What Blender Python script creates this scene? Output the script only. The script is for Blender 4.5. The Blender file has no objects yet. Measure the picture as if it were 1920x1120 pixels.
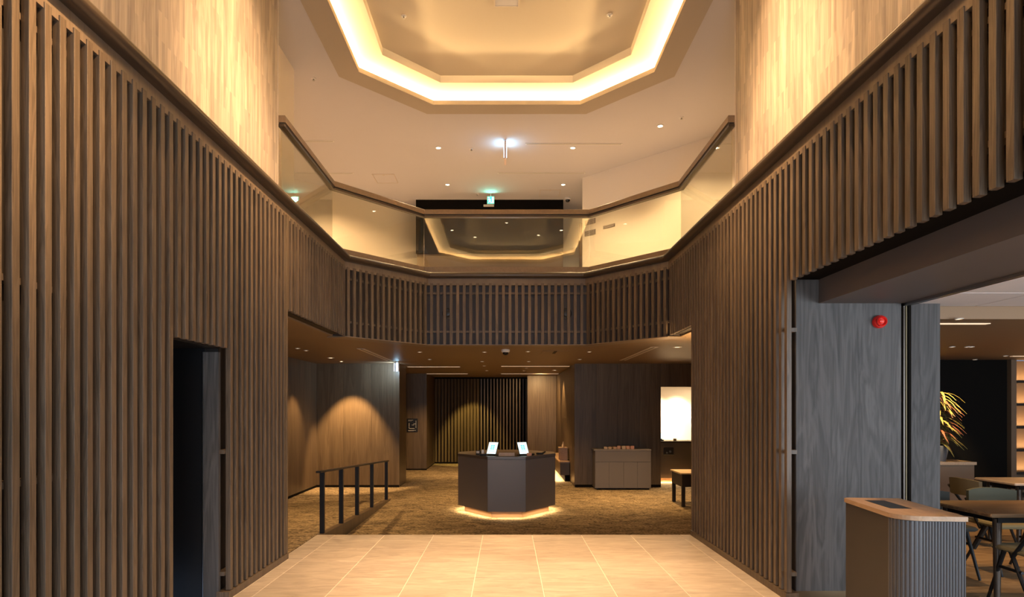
import bpy, bmesh, math, random
from mathutils import Vector, Matrix
random.seed(7)
PI = math.pi
SC = bpy.context.scene
COL = SC.collection
R = math.radians

# ------------------------------------------------------------------ camera
cam_d = bpy.data.cameras.new('camera'); cam = bpy.data.objects.new('camera', cam_d); COL.objects.link(cam)
cam.location = (0, 0, 1.54); cam.rotation_euler = (PI/2, 0, 0)
cam_d.sensor_width = 36; cam_d.lens = 22.5
cam_d.shift_x = 10/1920; cam_d.shift_y = 207/1920
cam_d.clip_start = .05; cam_d.clip_end = 200
SC.camera = cam
# ------------------------------------------------------------------ world, exposure
w = bpy.data.worlds.new('world'); SC.world = w; w.use_nodes = True
w.node_tree.nodes['Background'].inputs[0].default_value = (.55, .7, 1, 1)
w.node_tree.nodes['Background'].inputs[1].default_value = .12
vs = SC.view_settings
vs.view_transform = 'Standard'; vs.look = 'None'; vs.gamma = 1; vs.exposure = 1.5; vs.use_curve_mapping = False
try:
    SC.cycles.use_denoising = True
    SC.cycles.max_bounces = 8; SC.cycles.diffuse_bounces = 4; SC.cycles.glossy_bounces = 3
    SC.cycles.transparent_max_bounces = 12
    SC.cycles.sample_clamp_indirect = 4.0
except Exception: pass

WARM = (1, .66, .33); WARM2 = (1, .60, .25); COOL = (.76, .87, 1.0)
ZC = 6.195      # upper ceiling
ZS = 2.56       # soffit of the balcony
ZL = -.23       # carpet level
HW = 2.25       # half width of the hall

def light_area(name, loc, target, sx, sy, power, color, spread=180):
    d = bpy.data.lights.new(name, 'AREA'); d.shape = 'RECTANGLE'; d.size = sx; d.size_y = sy
    d.energy = power; d.color = color; d.spread = R(spread)
    o = bpy.data.objects.new(name, d); COL.objects.link(o); o.location = loc
    o.rotation_euler = (Vector(target)-Vector(loc)).to_track_quat('-Z', 'Y').to_euler()
    return o
def light_strip(name, a, b, direction, width, power, color, spread=180):
    a, b = Vector(a), Vector(b); ln = (b-a).length
    d = bpy.data.lights.new(name, 'AREA'); d.shape = 'RECTANGLE'; d.size = ln; d.size_y = width
    d.energy = power*ln; d.color = color; d.spread = R(spread)
    o = bpy.data.objects.new(name, d); COL.objects.link(o)
    x = (b-a).normalized(); z = -Vector(direction).normalized(); z = (z - x*z.dot(x)).normalized(); y = z.cross(x)
    m = Matrix((x, y, z)).transposed().to_4x4(); m.translation = (a+b)/2
    o.matrix_world = m
    return o
def light_spot(name, loc, target, angle, power, color, blend=.6, radius=.03):
    d = bpy.data.lights.new(name, 'SPOT'); d.spot_size = R(angle); d.spot_blend = blend; d.energy = power; d.color = color
    d.shadow_soft_size = radius
    o = bpy.data.objects.new(name, d); COL.objects.link(o); o.location = loc
    o.rotation_euler = (Vector(target)-Vector(loc)).to_track_quat('-Z', 'Y').to_euler()
    return o

# assumed daylight: unseen cool area lamps added behind the camera, no glazing built
light_area('assumed_entrance_daylight', (0, -3.1, 1.5), (0, 5, 1.2), 2.2, 2.3, 44, COOL, 140)
light_area('assumed_lounge_daylight', (6.2, -.4, 1.3), (5.4, 5, 2.3), 4.5, 2.0, 95, COOL, 150)  # assumed too, out of view; added to brighten the white lounge ceiling
# assumed unseen coffer downlights above the hall (fixtures are built further down)
# x, y, aim x, aim y, aim z, cone, watts
ASSUMED_COFFER_SPOTS = [(-1.4, 5.6, -2.45, 5.7, 4.2, 80, 200), (1.4, 5.6, 2.45, 5.5, 4.2, 80, 200), (-1.5, 3.1, -2.4, 2.9, 3.8, 76, 170), (1.5, 3.1, 2.4, 2.9, 3.8, 76, 150),
                (-.5, 6.1, -.25, 6.5, 0, 46, 600), (.5, 6.1, .4, 6.3, 0, 46, 600), (0, 3.8, 0, 4.0, 0, 60, 300),
                (.9, 5.4, -2.3, 5.9, 3.9, 38, 620), (-.9, 5.4, 2.3, 5.7, 3.9, 38, 620), (.9, 2.6, -2.3, 2.75, 3.4, 30, 1150), (-.9, 2.4, 2.3, 2.3, 4.0, 40, 300)]

# ------------------------------------------------------------------ materials
MATS = {}
def new_mat(name):
    m = bpy.data.materials.new(name); m.use_nodes = True; MATS[name] = m
    return m, m.node_tree.nodes, m.node_tree.links, m.node_tree.nodes['Principled BSDF']
def plain(name, col, rough=.5, metal=0, spec=.5, bump=0, bscale=200):
    m, n, l, b = new_mat(name)
    b.inputs['Base Color'].default_value = (*col, 1); b.inputs['Roughness'].default_value = rough
    b.inputs['Metallic'].default_value = metal; b.inputs['Specular IOR Level'].default_value = spec
    tc = n.new('ShaderNodeTexCoord'); nz = n.new('ShaderNodeTexNoise'); nz.inputs['Scale'].default_value = bscale
    l.new(tc.outputs['Object'], nz.inputs['Vector'])
    mx = n.new('ShaderNodeMix'); mx.data_type = 'RGBA'; mx.blend_type = 'MULTIPLY'; mx.inputs['Factor'].default_value = .12
    mx.inputs[6].default_value = (*col, 1); l.new(nz.outputs['Fac'], mx.inputs[7]); l.new(mx.outputs[2], b.inputs['Base Color'])
    if bump:
        bp = n.new('ShaderNodeBump'); bp.inputs['Strength'].default_value = bump; bp.inputs['Distance'].default_value = .002
        l.new(nz.outputs['Fac'], bp.inputs['Height']); l.new(bp.outputs['Normal'], b.inputs['Normal'])
    return m
def wood(name, dark, light, across=14, along=.7, rough=.45, bump=.25, spec=.35, bands=.35, axis='Z', patch=0):
    m, n, l, b = new_mat(name)
    tc = n.new('ShaderNodeTexCoord'); oi = n.new('ShaderNodeObjectInfo')
    mul = n.new('ShaderNodeMath'); mul.operation = 'MULTIPLY'; mul.inputs[1].default_value = 37.0; l.new(oi.outputs['Random'], mul.inputs[0])
    cmb = n.new('ShaderNodeCombineXYZ')
    for k in range(3): l.new(mul.outputs[0], cmb.inputs[k])
    add = n.new('ShaderNodeVectorMath'); add.operation = 'ADD'; l.new(tc.outputs['Object'], add.inputs[0]); l.new(cmb.outputs[0], add.inputs[1])
    mp = n.new('ShaderNodeMapping'); sc = [across]*3; sc['XYZ'.index(axis)] = along
    mp.inputs['Scale'].default_value = sc; l.new(add.outputs[0], mp.inputs['Vector'])
    n1 = n.new('ShaderNodeTexNoise'); n1.inputs['Scale'].default_value = 1; n1.inputs['Detail'].default_value = 5; n1.inputs['Distortion'].default_value = .8
    l.new(mp.outputs[0], n1.inputs['Vector'])
    mp2 = n.new('ShaderNodeMapping'); sc2 = [across*9]*3; sc2['XYZ'.index(axis)] = along*3
    mp2.inputs['Scale'].default_value = sc2; l.new(add.outputs[0], mp2.inputs['Vector'])
    n2 = n.new('ShaderNodeTexNoise'); n2.inputs['Scale'].default_value = 1; n2.inputs['Detail'].default_value = 3; l.new(mp2.outputs[0], n2.inputs['Vector'])
    # growth rings: a distorted wave of the coarse noise gives cathedral figure
    m3 = n.new('ShaderNodeMath'); m3.operation = 'MULTIPLY'; m3.inputs[1].default_value = 42; l.new(n1.outputs['Fac'], m3.inputs[0])
    sn = n.new('ShaderNodeMath'); sn.operation = 'SINE'; l.new(m3.outputs[0], sn.inputs[0])
    mr = n.new('ShaderNodeMapRange'); mr.inputs['From Min'].default_value = -1; mr.inputs['From Max'].default_value = 1; l.new(sn.outputs[0], mr.inputs['Value'])
    mixa = n.new('ShaderNodeMix'); mixa.data_type = 'FLOAT'; mixa.inputs[0].default_value = bands
    l.new(n1.outputs['Fac'], mixa.inputs[2]); l.new(mr.outputs[0], mixa.inputs[3])
    mixb = n.new('ShaderNodeMix'); mixb.data_type = 'FLOAT'; mixb.inputs[0].default_value = .4
    l.new(mixa.outputs[0], mixb.inputs[2]); l.new(n2.outputs['Fac'], mixb.inputs[3])
    rp = n.new('ShaderNodeValToRGB'); rp.color_ramp.elements[0].position = .28; rp.color_ramp.elements[1].position = .72
    rp.color_ramp.elements[0].color = (*dark, 1); rp.color_ramp.elements[1].color = (*light, 1); l.new(mixb.outputs[0], rp.inputs[0])
    # each piece slightly lighter or darker than the next
    mv = n.new('ShaderNodeMapRange'); mv.inputs['To Min'].default_value = .84; mv.inputs['To Max'].default_value = 1.12; l.new(oi.outputs['Random'], mv.inputs['Value'])
    vm = n.new('ShaderNodeVectorMath'); vm.operation = 'SCALE'; l.new(rp.outputs[0], vm.inputs[0]); l.new(mv.outputs[0], vm.inputs['Scale'])
    l.new(vm.outputs[0], b.inputs['Base Color'])
    b.inputs['Roughness'].default_value = rough; b.inputs['Specular IOR Level'].default_value = spec
    bp = n.new('ShaderNodeBump'); bp.inputs['Strength'].default_value = bump; bp.inputs['Distance'].default_value = .0015
    l.new(mixb.outputs[0], bp.inputs['Height']); l.new(bp.outputs['Normal'], b.inputs['Normal'])
    return m
def emit(name, col, strength):
    m, n, l, b = new_mat(name)
    b.inputs['Base Color'].default_value = (*col, 1); b.inputs['Emission Color'].default_value = (*col, 1); b.inputs['Emission Strength'].default_value = strength
    return m
def glass(name, tint, rough=0.0, ior=1.5):
    m, n, l, b = new_mat(name); n.remove(b)
    out = n['Material Output']; tr = n.new('ShaderNodeBsdfTransparent'); tr.inputs[0].default_value = (*tint, 1)
    gl = n.new('ShaderNodeBsdfGlossy'); gl.inputs['Roughness'].default_value = rough
    lw = n.new('ShaderNodeLayerWeight'); lw.inputs[0].default_value = .5
    pw = n.new('ShaderNodeMath'); pw.operation = 'POWER'; pw.inputs[1].default_value = 5; l.new(lw.outputs['Facing'], pw.inputs[0])
    fr = n.new('ShaderNodeMath'); fr.operation = 'MULTIPLY_ADD'; fr.inputs[1].default_value = .95; fr.inputs[2].default_value = .085; l.new(pw.outputs[0], fr.inputs[0])
    mx = n.new('ShaderNodeMixShader'); l.new(fr.outputs[0], mx.inputs[0]); l.new(tr.outputs[0], mx.inputs[1]); l.new(gl.outputs[0], mx.inputs[2])
    l.new(mx.outputs[0], out.inputs[0]); return m

slat_m = wood('slat_wood', (.078, .055, .036), (.168, .123, .083), across=22, along=1.0, bump=.35, bands=.35)
core_m = wood('backing_wood', (.012, .009, .007), (.022, .016, .012), across=9, along=.6, rough=.6, bump=.1)
dark_core = plain('backing_board', (.035, .028, .025), .8)
fascia_m = wood('fascia_wood', (.14, .10, .068), (.21, .16, .11), across=.9, along=14, rough=.4, bump=.1, bands=.2, axis='Y')
rail_m = plain('dark_bronze_rail', (.075, .055, .04), .32, .35)
capm = wood('handrail_wood', (.22, .15, .09), (.30, .21, .13), across=9, along=9, rough=.4, bump=.08, bands=.15)
panel_m = wood('upper_panel_wood', (.27, .22, .18), (.60, .53, .45), across=8, along=.9, rough=.5, bump=.12, bands=.12)
def add_staves(m):     # narrow vertical staves of slightly different tone, on a wall that runs along Y
    n, l = m.node_tree.nodes, m.node_tree.links; b = n['Principled BSDF']
    src = b.inputs['Base Color'].links[0].from_socket
    tc = n.new('ShaderNodeTexCoord'); sp = n.new('ShaderNodeSeparateXYZ'); l.new(tc.outputs['Object'], sp.inputs[0])
    cb = n.new('ShaderNodeCombineXYZ'); l.new(sp.outputs['Z'], cb.inputs[0]); l.new(sp.outputs['Y'], cb.inputs[1])
    br = n.new('ShaderNodeTexBrick'); br.offset = .37; br.inputs['Scale'].default_value = 1; br.inputs['Brick Width'].default_value = .55; br.inputs['Row Height'].default_value = .042
    br.inputs['Mortar Size'].default_value = .0; br.inputs['Color1'].default_value = (.74, .74, .76, 1); br.inputs['Color2'].default_value = (1.12, 1.10, 1.06, 1)
    l.new(cb.outputs[0], br.inputs['Vector'])
    mx = n.new('ShaderNodeMix'); mx.data_type = 'RGBA'; mx.blend_type = 'MULTIPLY'; mx.inputs['Factor'].default_value = 1
    l.new(src, mx.inputs[6]); l.new(br.outputs['Color'], mx.inputs[7]); l.new(mx.outputs[2], b.inputs['Base Color'])
add_staves(panel_m)
greyp_m = wood('grey_oak_panel', (.052, .048, .045), (.125, .115, .107), across=7, along=.7, rough=.6, spec=.2, bump=.4, bands=.3)
lowp_m = wood('lobby_wall_wood', (.07, .047, .028), (.165, .118, .072), across=8, along=.5, rough=.38, bump=.1, bands=.15)
ceil_m = plain('ceiling_paint', (.66, .64, .66), .85, bump=.05)
ring_m = plain('coffer_frame_paint', (.52, .455, .36), .85)
cream_m = plain('cream_wall_paint', (.86, .78, .66), .8)
soff_m = plain('soffit_paint', (.24, .16, .09), .5, bump=.05)
beam_m = plain('beam_paint', (.105, .088, .082), .5)
black_m = plain('black_panel', (.012, .012, .013), .35)
blackw_m = plain('black_wall', (.007, .006, .005), .9, 0, .08)
brown_m = plain('dark_brown_panel', (.085, .052, .024), .5)
metal_m = plain('brushed_metal', (.45, .44, .43), .3, 1)
white_m = plain('white_plastic', (.8, .78, .75), .4)
lgrey_m = plain('pale_metal', (.66, .58, .50), .4)
brass_m = plain('brass', (.42, .28, .11), .38, 1)
steel_m = plain('black_steel', (.012, .012, .013), .4, .3)
kiosk_m = plain('kiosk_laminate', (.15, .132, .126), .42, bump=.05)
kiosk_top = plain('kiosk_dark_top', (.09, .07, .055), .35)
cab_m = plain('cabinet_laminate', (.155, .14, .14), .45, bump=.05)
red_m = plain('red_enamel', (.75, .02, .015), .3)
oak_m = wood('light_oak', (.42, .27, .16), (.58, .40, .25), across=9, along=.9, rough=.35, bump=.06, bands=.2, axis='Y')
table_m = wood('table_walnut', (.12, .07, .035), (.24, .15, .08), across=8, along=.8, rough=.3, bump=.06, axis='X')
pale_table = wood('pale_table', (.50, .38, .28), (.62, .48, .36), across=8, along=.8, rough=.4, bump=.05, axis='X')
binside_m = plain('bin_laminate', (.045, .038, .034), .5)
fabric_m = plain('grey_green_fabric', (.095, .095, .065), .9, bump=.6, bscale=500)
fabric_d = plain('dark_fabric', (.045, .045, .038), .9, bump=.6, bscale=500)
seatf_m = plain('olive_fabric', (.22, .18, .09), .85, bump=.5, bscale=500)
plank_m = wood('lounge_floor_wood', (.20, .12, .06), (.42, .28, .15), across=5, along=.8, rough=.35, bump=.1, axis='X')
shelfw_m = plain('shelf_wood', (.19, .12, .07), .5)
leaf_m = plain('leaf_yellow_green', (.30, .24, .06), .5)
leaf_r = plain('leaf_red_brown', (.28, .10, .05), .5)
pot_m = plain('pot_ceramic', (.08, .08, .085), .6)
pink_m = plain('peach_paper', (.75, .38, .26), .7)
tan_m = plain('tan_paper', (.62, .42, .26), .7)
tan2_m = plain('cream_paper', (.70, .55, .38), .7)
dark_seat = plain('dark_bench_wood', (.03, .02, .014), .5)
cushion_m = plain('bench_cushion', (.55, .42, .26), .8)
glass_m = glass('balustrade_glass', (.93, .93, .85))
dome_m = plain('dome_smoked', (.01, .01, .012), .08)
lens_m = emit('downlight_lens', (1, .80, .52), 8)
lens_dim = emit('downlight_lens_dim', (1, .80, .55), .9)
lens_low = emit('lobby_lamp_lens', (1, .78, .50), 1.2)
green_m = emit('exit_green', (.05, .65, .42), .7)
greenw_m = emit('exit_white', (.75, 1, .90), 1.2)
signw_m = emit('emergency_white', (.40, .74, 1), 4.5)
signside_m = plain('sign_housing', (.85, .70, .66), .5)
screen_m = emit('screen_white', (.80, 1, 1), .36)
screen_c = emit('screen_cyan', (.18, .80, .82), .26)
slot_glow = emit('linear_lamp_lens', (1, .75, .48), .13)

def carpet():
    m, n, l, b = new_mat('carpet')
    tc = n.new('ShaderNodeTexCoord'); mp = n.new('ShaderNodeMapping'); mp.inputs['Scale'].default_value = (1.1, 1.8, 1); l.new(tc.outputs['Object'], mp.inputs['Vector'])
    a = n.new('ShaderNodeTexNoise'); a.inputs['Scale'].default_value = 3.2; a.inputs['Detail'].default_value = 6; a.inputs['Roughness'].default_value = .7; a.inputs['Distortion'].default_value = 1.4
    l.new(mp.outputs[0], a.inputs['Vector'])
    c = n.new('ShaderNodeTexNoise'); c.inputs['Scale'].default_value = 26; c.inputs['Detail'].default_value = 4; l.new(mp.outputs[0], c.inputs['Vector'])
    mx = n.new('ShaderNodeMix'); mx.data_type = 'FLOAT'; mx.inputs[0].default_value = .5; l.new(a.outputs['Fac'], mx.inputs[2]); l.new(c.outputs['Fac'], mx.inputs[3])
    rp = n.new('ShaderNodeValToRGB'); e = rp.color_ramp.elements; e[0].position = .40; e[1].position = .60
    e[0].color = (.060, .042, .025, 1); e[1].color = (.43, .33, .20, 1); l.new(mx.outputs[0], rp.inputs[0]); l.new(rp.outputs[0], b.inputs['Base Color'])
    b.inputs['Roughness'].default_value = .95; b.inputs['Specular IOR Level'].default_value = .1
    bp = n.new('ShaderNodeBump'); bp.inputs['Strength'].default_value = .5; bp.inputs['Distance'].default_value = .004; l.new(c.outputs['Fac'], bp.inputs['Height']); l.new(bp.outputs['Normal'], b.inputs['Normal'])
    return m
carpet_m = carpet()
def stone():
    m, n, l, b = new_mat('tile_stone')
    tc = n.new('ShaderNodeTexCoord'); oi = n.new('ShaderNodeObjectInfo')
    mul = n.new('ShaderNodeMath'); mul.operation = 'MULTIPLY'; mul.inputs[1].default_value = 50; l.new(oi.outputs['Random'], mul.inputs[0])
    add = n.new('ShaderNodeVectorMath'); add.operation = 'ADD'; l.new(tc.outputs['Object'], add.inputs[0]); l.new(mul.outputs[0], add.inputs[1])
    mp = n.new('ShaderNodeMapping'); mp.inputs['Scale'].default_value = (1.0, 3.4, 1); mp.inputs['Rotation'].default_value = (0, 0, .12); l.new(add.outputs[0], mp.inputs['Vector'])
    a = n.new('ShaderNodeTexNoise'); a.inputs['Scale'].default_value = 3; a.inputs['Detail'].default_value = 8; a.inputs['Roughness'].default_value = .62; a.inputs['Distortion'].default_value = .9; l.new(mp.outputs[0], a.inputs['Vector'])
    rp = n.new('ShaderNodeValToRGB'); e = rp.color_ramp.elements; e[0].position = .3; e[1].position = .68
    e[0].color = (.36, .305, .255, 1); e[1].color = (.55, .485, .41, 1); l.new(a.outputs['Fac'], rp.inputs[0])
    mv = n.new('ShaderNodeMapRange'); mv.inputs['To Min'].default_value = .9; mv.inputs['To Max'].default_value = 1.08; l.new(oi.outputs['Random'], mv.inputs['Value'])
    vm = n.new('ShaderNodeVectorMath'); vm.operation = 'SCALE'; l.new(rp.outputs[0], vm.inputs[0]); l.new(mv.outputs[0], vm.inputs['Scale'])
    l.new(vm.outputs[0], b.inputs['Base Color'])
    b.inputs['Roughness'].default_value = .48; b.inputs['Specular IOR Level'].default_value = .35
    bp = n.new('ShaderNodeBump'); bp.inputs['Strength'].default_value = .15; bp.inputs['Distance'].default_value = .001; l.new(a.outputs['Fac'], bp.inputs['Height']); l.new(bp.outputs['Normal'], b.inputs['Normal'])
    return m
stone_m = stone()
grout_m = plain('pale_grout', (.80, .73, .64), .8)

# ------------------------------------------------------------------ mesh helpers
class MB:
    def __init__(s): s.v = []; s.f = []
    def box(s, x0, x1, y0, y1, z0, z1):
        x0, x1 = min(x0, x1), max(x0, x1); y0, y1 = min(y0, y1), max(y0, y1); z0, z1 = min(z0, z1), max(z0, z1)
        k = len(s.v)
        s.v += [(x0,y0,z0),(x1,y0,z0),(x1,y1,z0),(x0,y1,z0),(x0,y0,z1),(x1,y0,z1),(x1,y1,z1),(x0,y1,z1)]
        s.f += [tuple(k+i for i in q) for q in ((0,3,2,1),(4,5,6,7),(0,1,5,4),(1,2,6,5),(2,3,7,6),(3,0,4,7))]
        return s
    def cbox(s, x0, x1, y0, y1, z0, z1, c):       # box with chamfered vertical edges and a bevelled top and bottom
        pts = [(x0+c,y0),(x1-c,y0),(x1,y0+c),(x1,y1-c),(x1-c,y1),(x0+c,y1),(x0,y1-c),(x0,y0+c)]
        cx, cy = (x0+x1)/2, (y0+y1)/2
        fx, fy = 1-2*c/(x1-x0), 1-2*c/(y1-y0)
        inn = [(cx+(x-cx)*fx, cy+(y-cy)*fy) for x, y in pts]
        k = len(s.v)
        for ring, z in ((inn, z0), (pts, z0+c), (pts, z1-c), (inn, z1)): s.v += [(x, y, z) for x, y in ring]
        for r in range(3):
            for i in range(8): s.f.append((k+r*8+i, k+r*8+(i+1)%8, k+(r+1)*8+(i+1)%8, k+(r+1)*8+i))
        s.f.append(tuple(k+7-i for i in range(8))); s.f.append(tuple(k+24+i for i in range(8)))
        return s
    def prism(s, pts, z0, z1):                    # counter-clockwise polygon
        k = len(s.v); n = len(pts)
        s.v += [(x, y, z0) for x, y in pts] + [(x, y, z1) for x, y in pts]
        s.f.append(tuple(k+n-1-i for i in range(n))); s.f.append(tuple(k+n+i for i in range(n)))
        for i in range(n): s.f.append((k+i, k+(i+1)%n, k+n+(i+1)%n, k+n+i))
        return s
    def lathe(s, prof, cx=0, cy=0, cz=0, n=16, axis='Z'):
        k = len(s.v)
        for r, z in prof:
            for i in range(n):
                a = 2*PI*i/n; p = (r*math.cos(a), r*math.sin(a), z)
                if axis == 'Y': p = (p[0], -p[2], p[1])
                if axis == 'X': p = (p[2], p[0], p[1])
                s.v.append((cx+p[0], cy+p[1], cz+p[2]))
        for j in range(len(prof)-1):
            for i in range(n): s.f.append((k+j*n+i, k+j*n+(i+1)%n, k+(j+1)*n+(i+1)%n, k+(j+1)*n+i))
        s.f.append(tuple(k+n-1-i for i in range(n))); s.f.append(tuple(k+(len(prof)-1)*n+i for i in range(n)))
        return s
    def bar(s, a, b, w0, w1=None, n=8):           # tapering rod
        w1 = w1 or w0; a, b = Vector(a), Vector(b); z = (b-a).normalized()
        x = z.orthogonal().normalized(); y = z.cross(x); k = len(s.v)
        for c, r in ((a, w0), (b, w1)):
            for i in range(n):
                t = 2*PI*(i+.5)/n; s.v.append(tuple(c + x*r*math.cos(t) + y*r*math.sin(t)))
        for i in range(n): s.f.append((k+i, k+(i+1)%n, k+n+(i+1)%n, k+n+i))
        s.f.append(tuple(k+n-1-i for i in range(n))); s.f.append(tuple(k+n+i for i in range(n)))
        return s
    def wallseg(s, p, q, th, z0, z1):             # upright slab whose face runs p->q, thickness th to the left of the walk
        p, q = Vector(p), Vector(q); d = (q-p).normalized(); nrm = Vector((-d.y, d.x))*th
        pts = [p, q, q+nrm, p+nrm]
        if th < 0: pts = pts[::-1]
        return s.prism([(a.x, a.y) for a in pts], z0, z1)
    def sweep(s, prof, path_of, closed=True):     # prof: [(d, z)], path_of(d) -> list of plan points
        paths = [path_of(d) for d, z in prof]; n = len(prof); m = len(paths[0]); k = len(s.v)
        for j in range(m):
            for i in range(n): s.v.append((paths[i][j][0], paths[i][j][1], prof[i][1]))
        for j in range(m-1):
            for i in range(n):
                s.f.append((k+j*n+i, k+j*n+(i+1)%n, k+(j+1)*n+(i+1)%n, k+(j+1)*n+i))
        s.f.append(tuple(k+i for i in range(n))); s.f.append(tuple(k+(m-1)*n+n-1-i for i in range(n)))
        return s
    def build(s, name, mat, parent=None, loc=(0,0,0), rotz=0, smooth=False, bevel=0, rot=None):
        me = bpy.data.meshes.new(name); me.from_pydata(s.v, [], s.f)
        bm = bmesh.new(); bm.from_mesh(me); bmesh.ops.recalc_face_normals(bm, faces=bm.faces)
        if bevel:
            es = [e for e in bm.edges if len(e.link_faces) == 2 and e.calc_face_angle(0) > .6]
            bmesh.ops.bevel(bm, geom=es, offset=bevel, segments=1, affect='EDGES', profile=.5, clamp_overlap=True)
        bm.to_mesh(me); bm.free()
        if smooth:
            me.shade_smooth()
            try: me.set_sharp_from_angle(angle=R(38))
            except Exception: pass
        for mm in (mat if isinstance(mat, (list, tuple)) else [mat]): me.materials.append(mm)
        o = bpy.data.objects.new(name, me); COL.objects.link(o); o.location = loc
        o.rotation_euler = rot if rot else (0, 0, rotz)
        if parent: o.parent = parent
        return o
def inst(mesh_obj, name, loc, parent, rotz=0):
    o = bpy.data.objects.new(name, mesh_obj.data); COL.objects.link(o); o.location = loc; o.rotation_euler = (0, 0, rotz); o.parent = parent
    return o
def struct(o, label=None):
    o['kind'] = 'structure'
    if label: o['label'] = label
    return o
def tag(o, label, cat, group=None, kind=None):
    o['label'] = label; o['category'] = cat
    if group: o['group'] = group
    if kind: o['kind'] = kind
    return o
def empty(name, loc=(0,0,0), rotz=0):
    o = bpy.data.objects.new(name, None); COL.objects.link(o); o.location = loc; o.rotation_euler = (0, 0, rotz); o.empty_display_size = .1
    return o
def copy_tree(o, parent=None):
    c = o.copy(); COL.objects.link(c); c.parent = parent
    for ch in list(o.children): copy_tree(ch, c)
    return c

# ------------------------------------------------------------------ the balcony line (plan), offset d away from the void
NX, NY, N0 = .760, .650, .760*HW + .650*8.94
def corner1(d): X = HW+d; return (X, (N0+d-NX*X)/NY)
def corner2(d): Y = 10.12+d; return ((N0+d-NY*Y)/NX, Y)
def upath(y0=-3.0):
    def f(d):
        a, b = corner1(d), corner2(d)
        return [(-(HW+d), y0), (-a[0], a[1]), (-b[0], b[1]), (b[0], b[1]), (a[0], a[1]), (HW+d, y0)]
    return f

# ------------------------------------------------------------------ floors
tile_floor = MB().box(-HW-.07, HW+.05, -3.2, 7.82, -.24, -.003)
tile_floor.box(HW+.05, 2.40, -3.2, 5.2, -.24, -.003)
floor = struct(tile_floor.build('floor', grout_m))
# stone tiles, 600 x 1200, laid in running bond
xj = [-2.245-.43, -2.09, -1.49, -.89, -.29, .31, .91, 1.51, 2.11, 2.25]
tile_cache = {}
def tile(x0, x1, y0, y1):
    g = .0035; wx, wy = x1-x0-2*g, y1-y0-2*g
    if wx < .02 or wy < .02: return
    key = (round(wx, 3), round(wy, 3))
    if key not in tile_cache:
        o = MB().cbox(-wx/2, wx/2, -wy/2, wy/2, -.012, 0, .002).build('tile', stone_m, floor, ((x0+x1)/2, (y0+y1)/2, 0)); tile_cache[key] = o
    else: inst(tile_cache[key], 'tile', ((x0+x1)/2, (y0+y1)/2, 0), floor)
for c in range(len(xj)-1):
    x0, x1 = xj[c], xj[c+1]
    off = 0 if c % 2 == 1 else .6
    y = 7.62 - off
    ys = [7.83, y] if 7.83-y > .25 else [7.83, y+0]
    while y > -1.2: y -= 1.2; ys.append(y)
    for a, b in zip(ys[1:], ys[:-1]):
        if c == 0:
            if a < 5.9 and b < 6.6: continue
            a = max(a, 6.585); tile(-2.32, x1, a, b)
        elif c == len(xj)-2: tile(x0, 2.25, a, b)
        else: tile(x0, x1, a, b)
# narrow wall-side strip beside the left slats
for k in range(7): tile(-2.24, -2.09, 6.585-1.2*(k+1), 6.585-1.2*k)
# steps down to the carpet, hidden behind the nosing
st = MB().box(-2.32, HW+.2, 7.83, 8.13, ZL, -.115).build('floor_step', carpet_m); struct(st)
low = struct(MB().box(-9, 9, 7.8, 22, ZL-.2, ZL).build('floor_carpet', carpet_m))
# landing and ramp at carpet, left
rp = MB(); k = 0
x0, x1 = -4.6, -2.33
rp.v += [(x0,6.0,-.3),(x1,6.0,-.3),(x1,6.0,0),(x0,6.0,0),(x0,7.83,0),(x1,7.83,0),(x0,12.4,ZL),(x1,12.4,ZL),(x0,12.4,-.3),(x1,12.4,-.3)]
rp.f += [(0,1,2,3),(3,2,5,4),(4,5,7,6),(6,7,9,8),(0,8,9,1),(1,9,7,5,2),(0,3,4,6,8)]
struct(rp.build('floor_ramp', carpet_m))
kb = MB(); kb.v += [(-2.33,7.84,-.25),(-2.25,7.84,-.25),(-2.25,7.84,.0),(-2.33,7.84,.0),(-2.33,12.42,-.25),(-2.25,12.42,-.25),(-2.25,12.42,ZL+.03),(-2.33,12.42,ZL+.03)]
kb.f += [(0,1,2,3),(4,7,6,5),(0,4,5,1),(3,2,6,7),(1,5,6,2),(0,3,7,4)]
kerb = struct(kb.build('trim_ramp', lowp_m))

# ------------------------------------------------------------------ slatted walls
SLW, SLD = .047, .040       # slat width and depth
ZT = 3.528                  # slat tops
PITCH = .1047
def slat_mesh(h):
    return MB().cbox(-SLD/2, SLD/2, -SLW/2, SLW/2, 0, h, .002)
slat_protos = {}
def slat(z0, z1, x, y, parent, rotz=0):
    key = round(z1-z0, 3)
    if key not in slat_protos:
        o = slat_mesh(z1-z0).build('slat', slat_m, parent, (x, y, z0), rotz); slat_protos[key] = o
        return o
    return inst(slat_protos[key], 'slat', (x, y, z0), parent, rotz)
BK = HW + SLD + .06         # backing face
# left wall: core with the doorway
DY0, DY1, DZ = 4.355, 5.19, 2.03
wl = MB()
wl.box(-3.3, -BK, -3.2, DY0-.02, 0, 3.6).box(-4.6, -BK, DY1+.02, 6.55, 0, ZS).box(-4.6, -BK, DY0-.02, 6.55, DZ+.03, 3.6)
wl.box(-BK-.35, -BK, 6.55, 8.9, ZS+.02, 3.6)
wall_left = struct(wl.build('wall_left', core_m))
y = 2.935 - 14*PITCH
while y < 8.92:
    if DY0 - .01 < y < DY1 - .01: z0 = DZ + .0
    elif y > 6.57: z0 = ZS
    else: z0 = .062
    slat(z0, ZT, -HW-SLD/2, y, wall_left)
    y += PITCH
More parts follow.
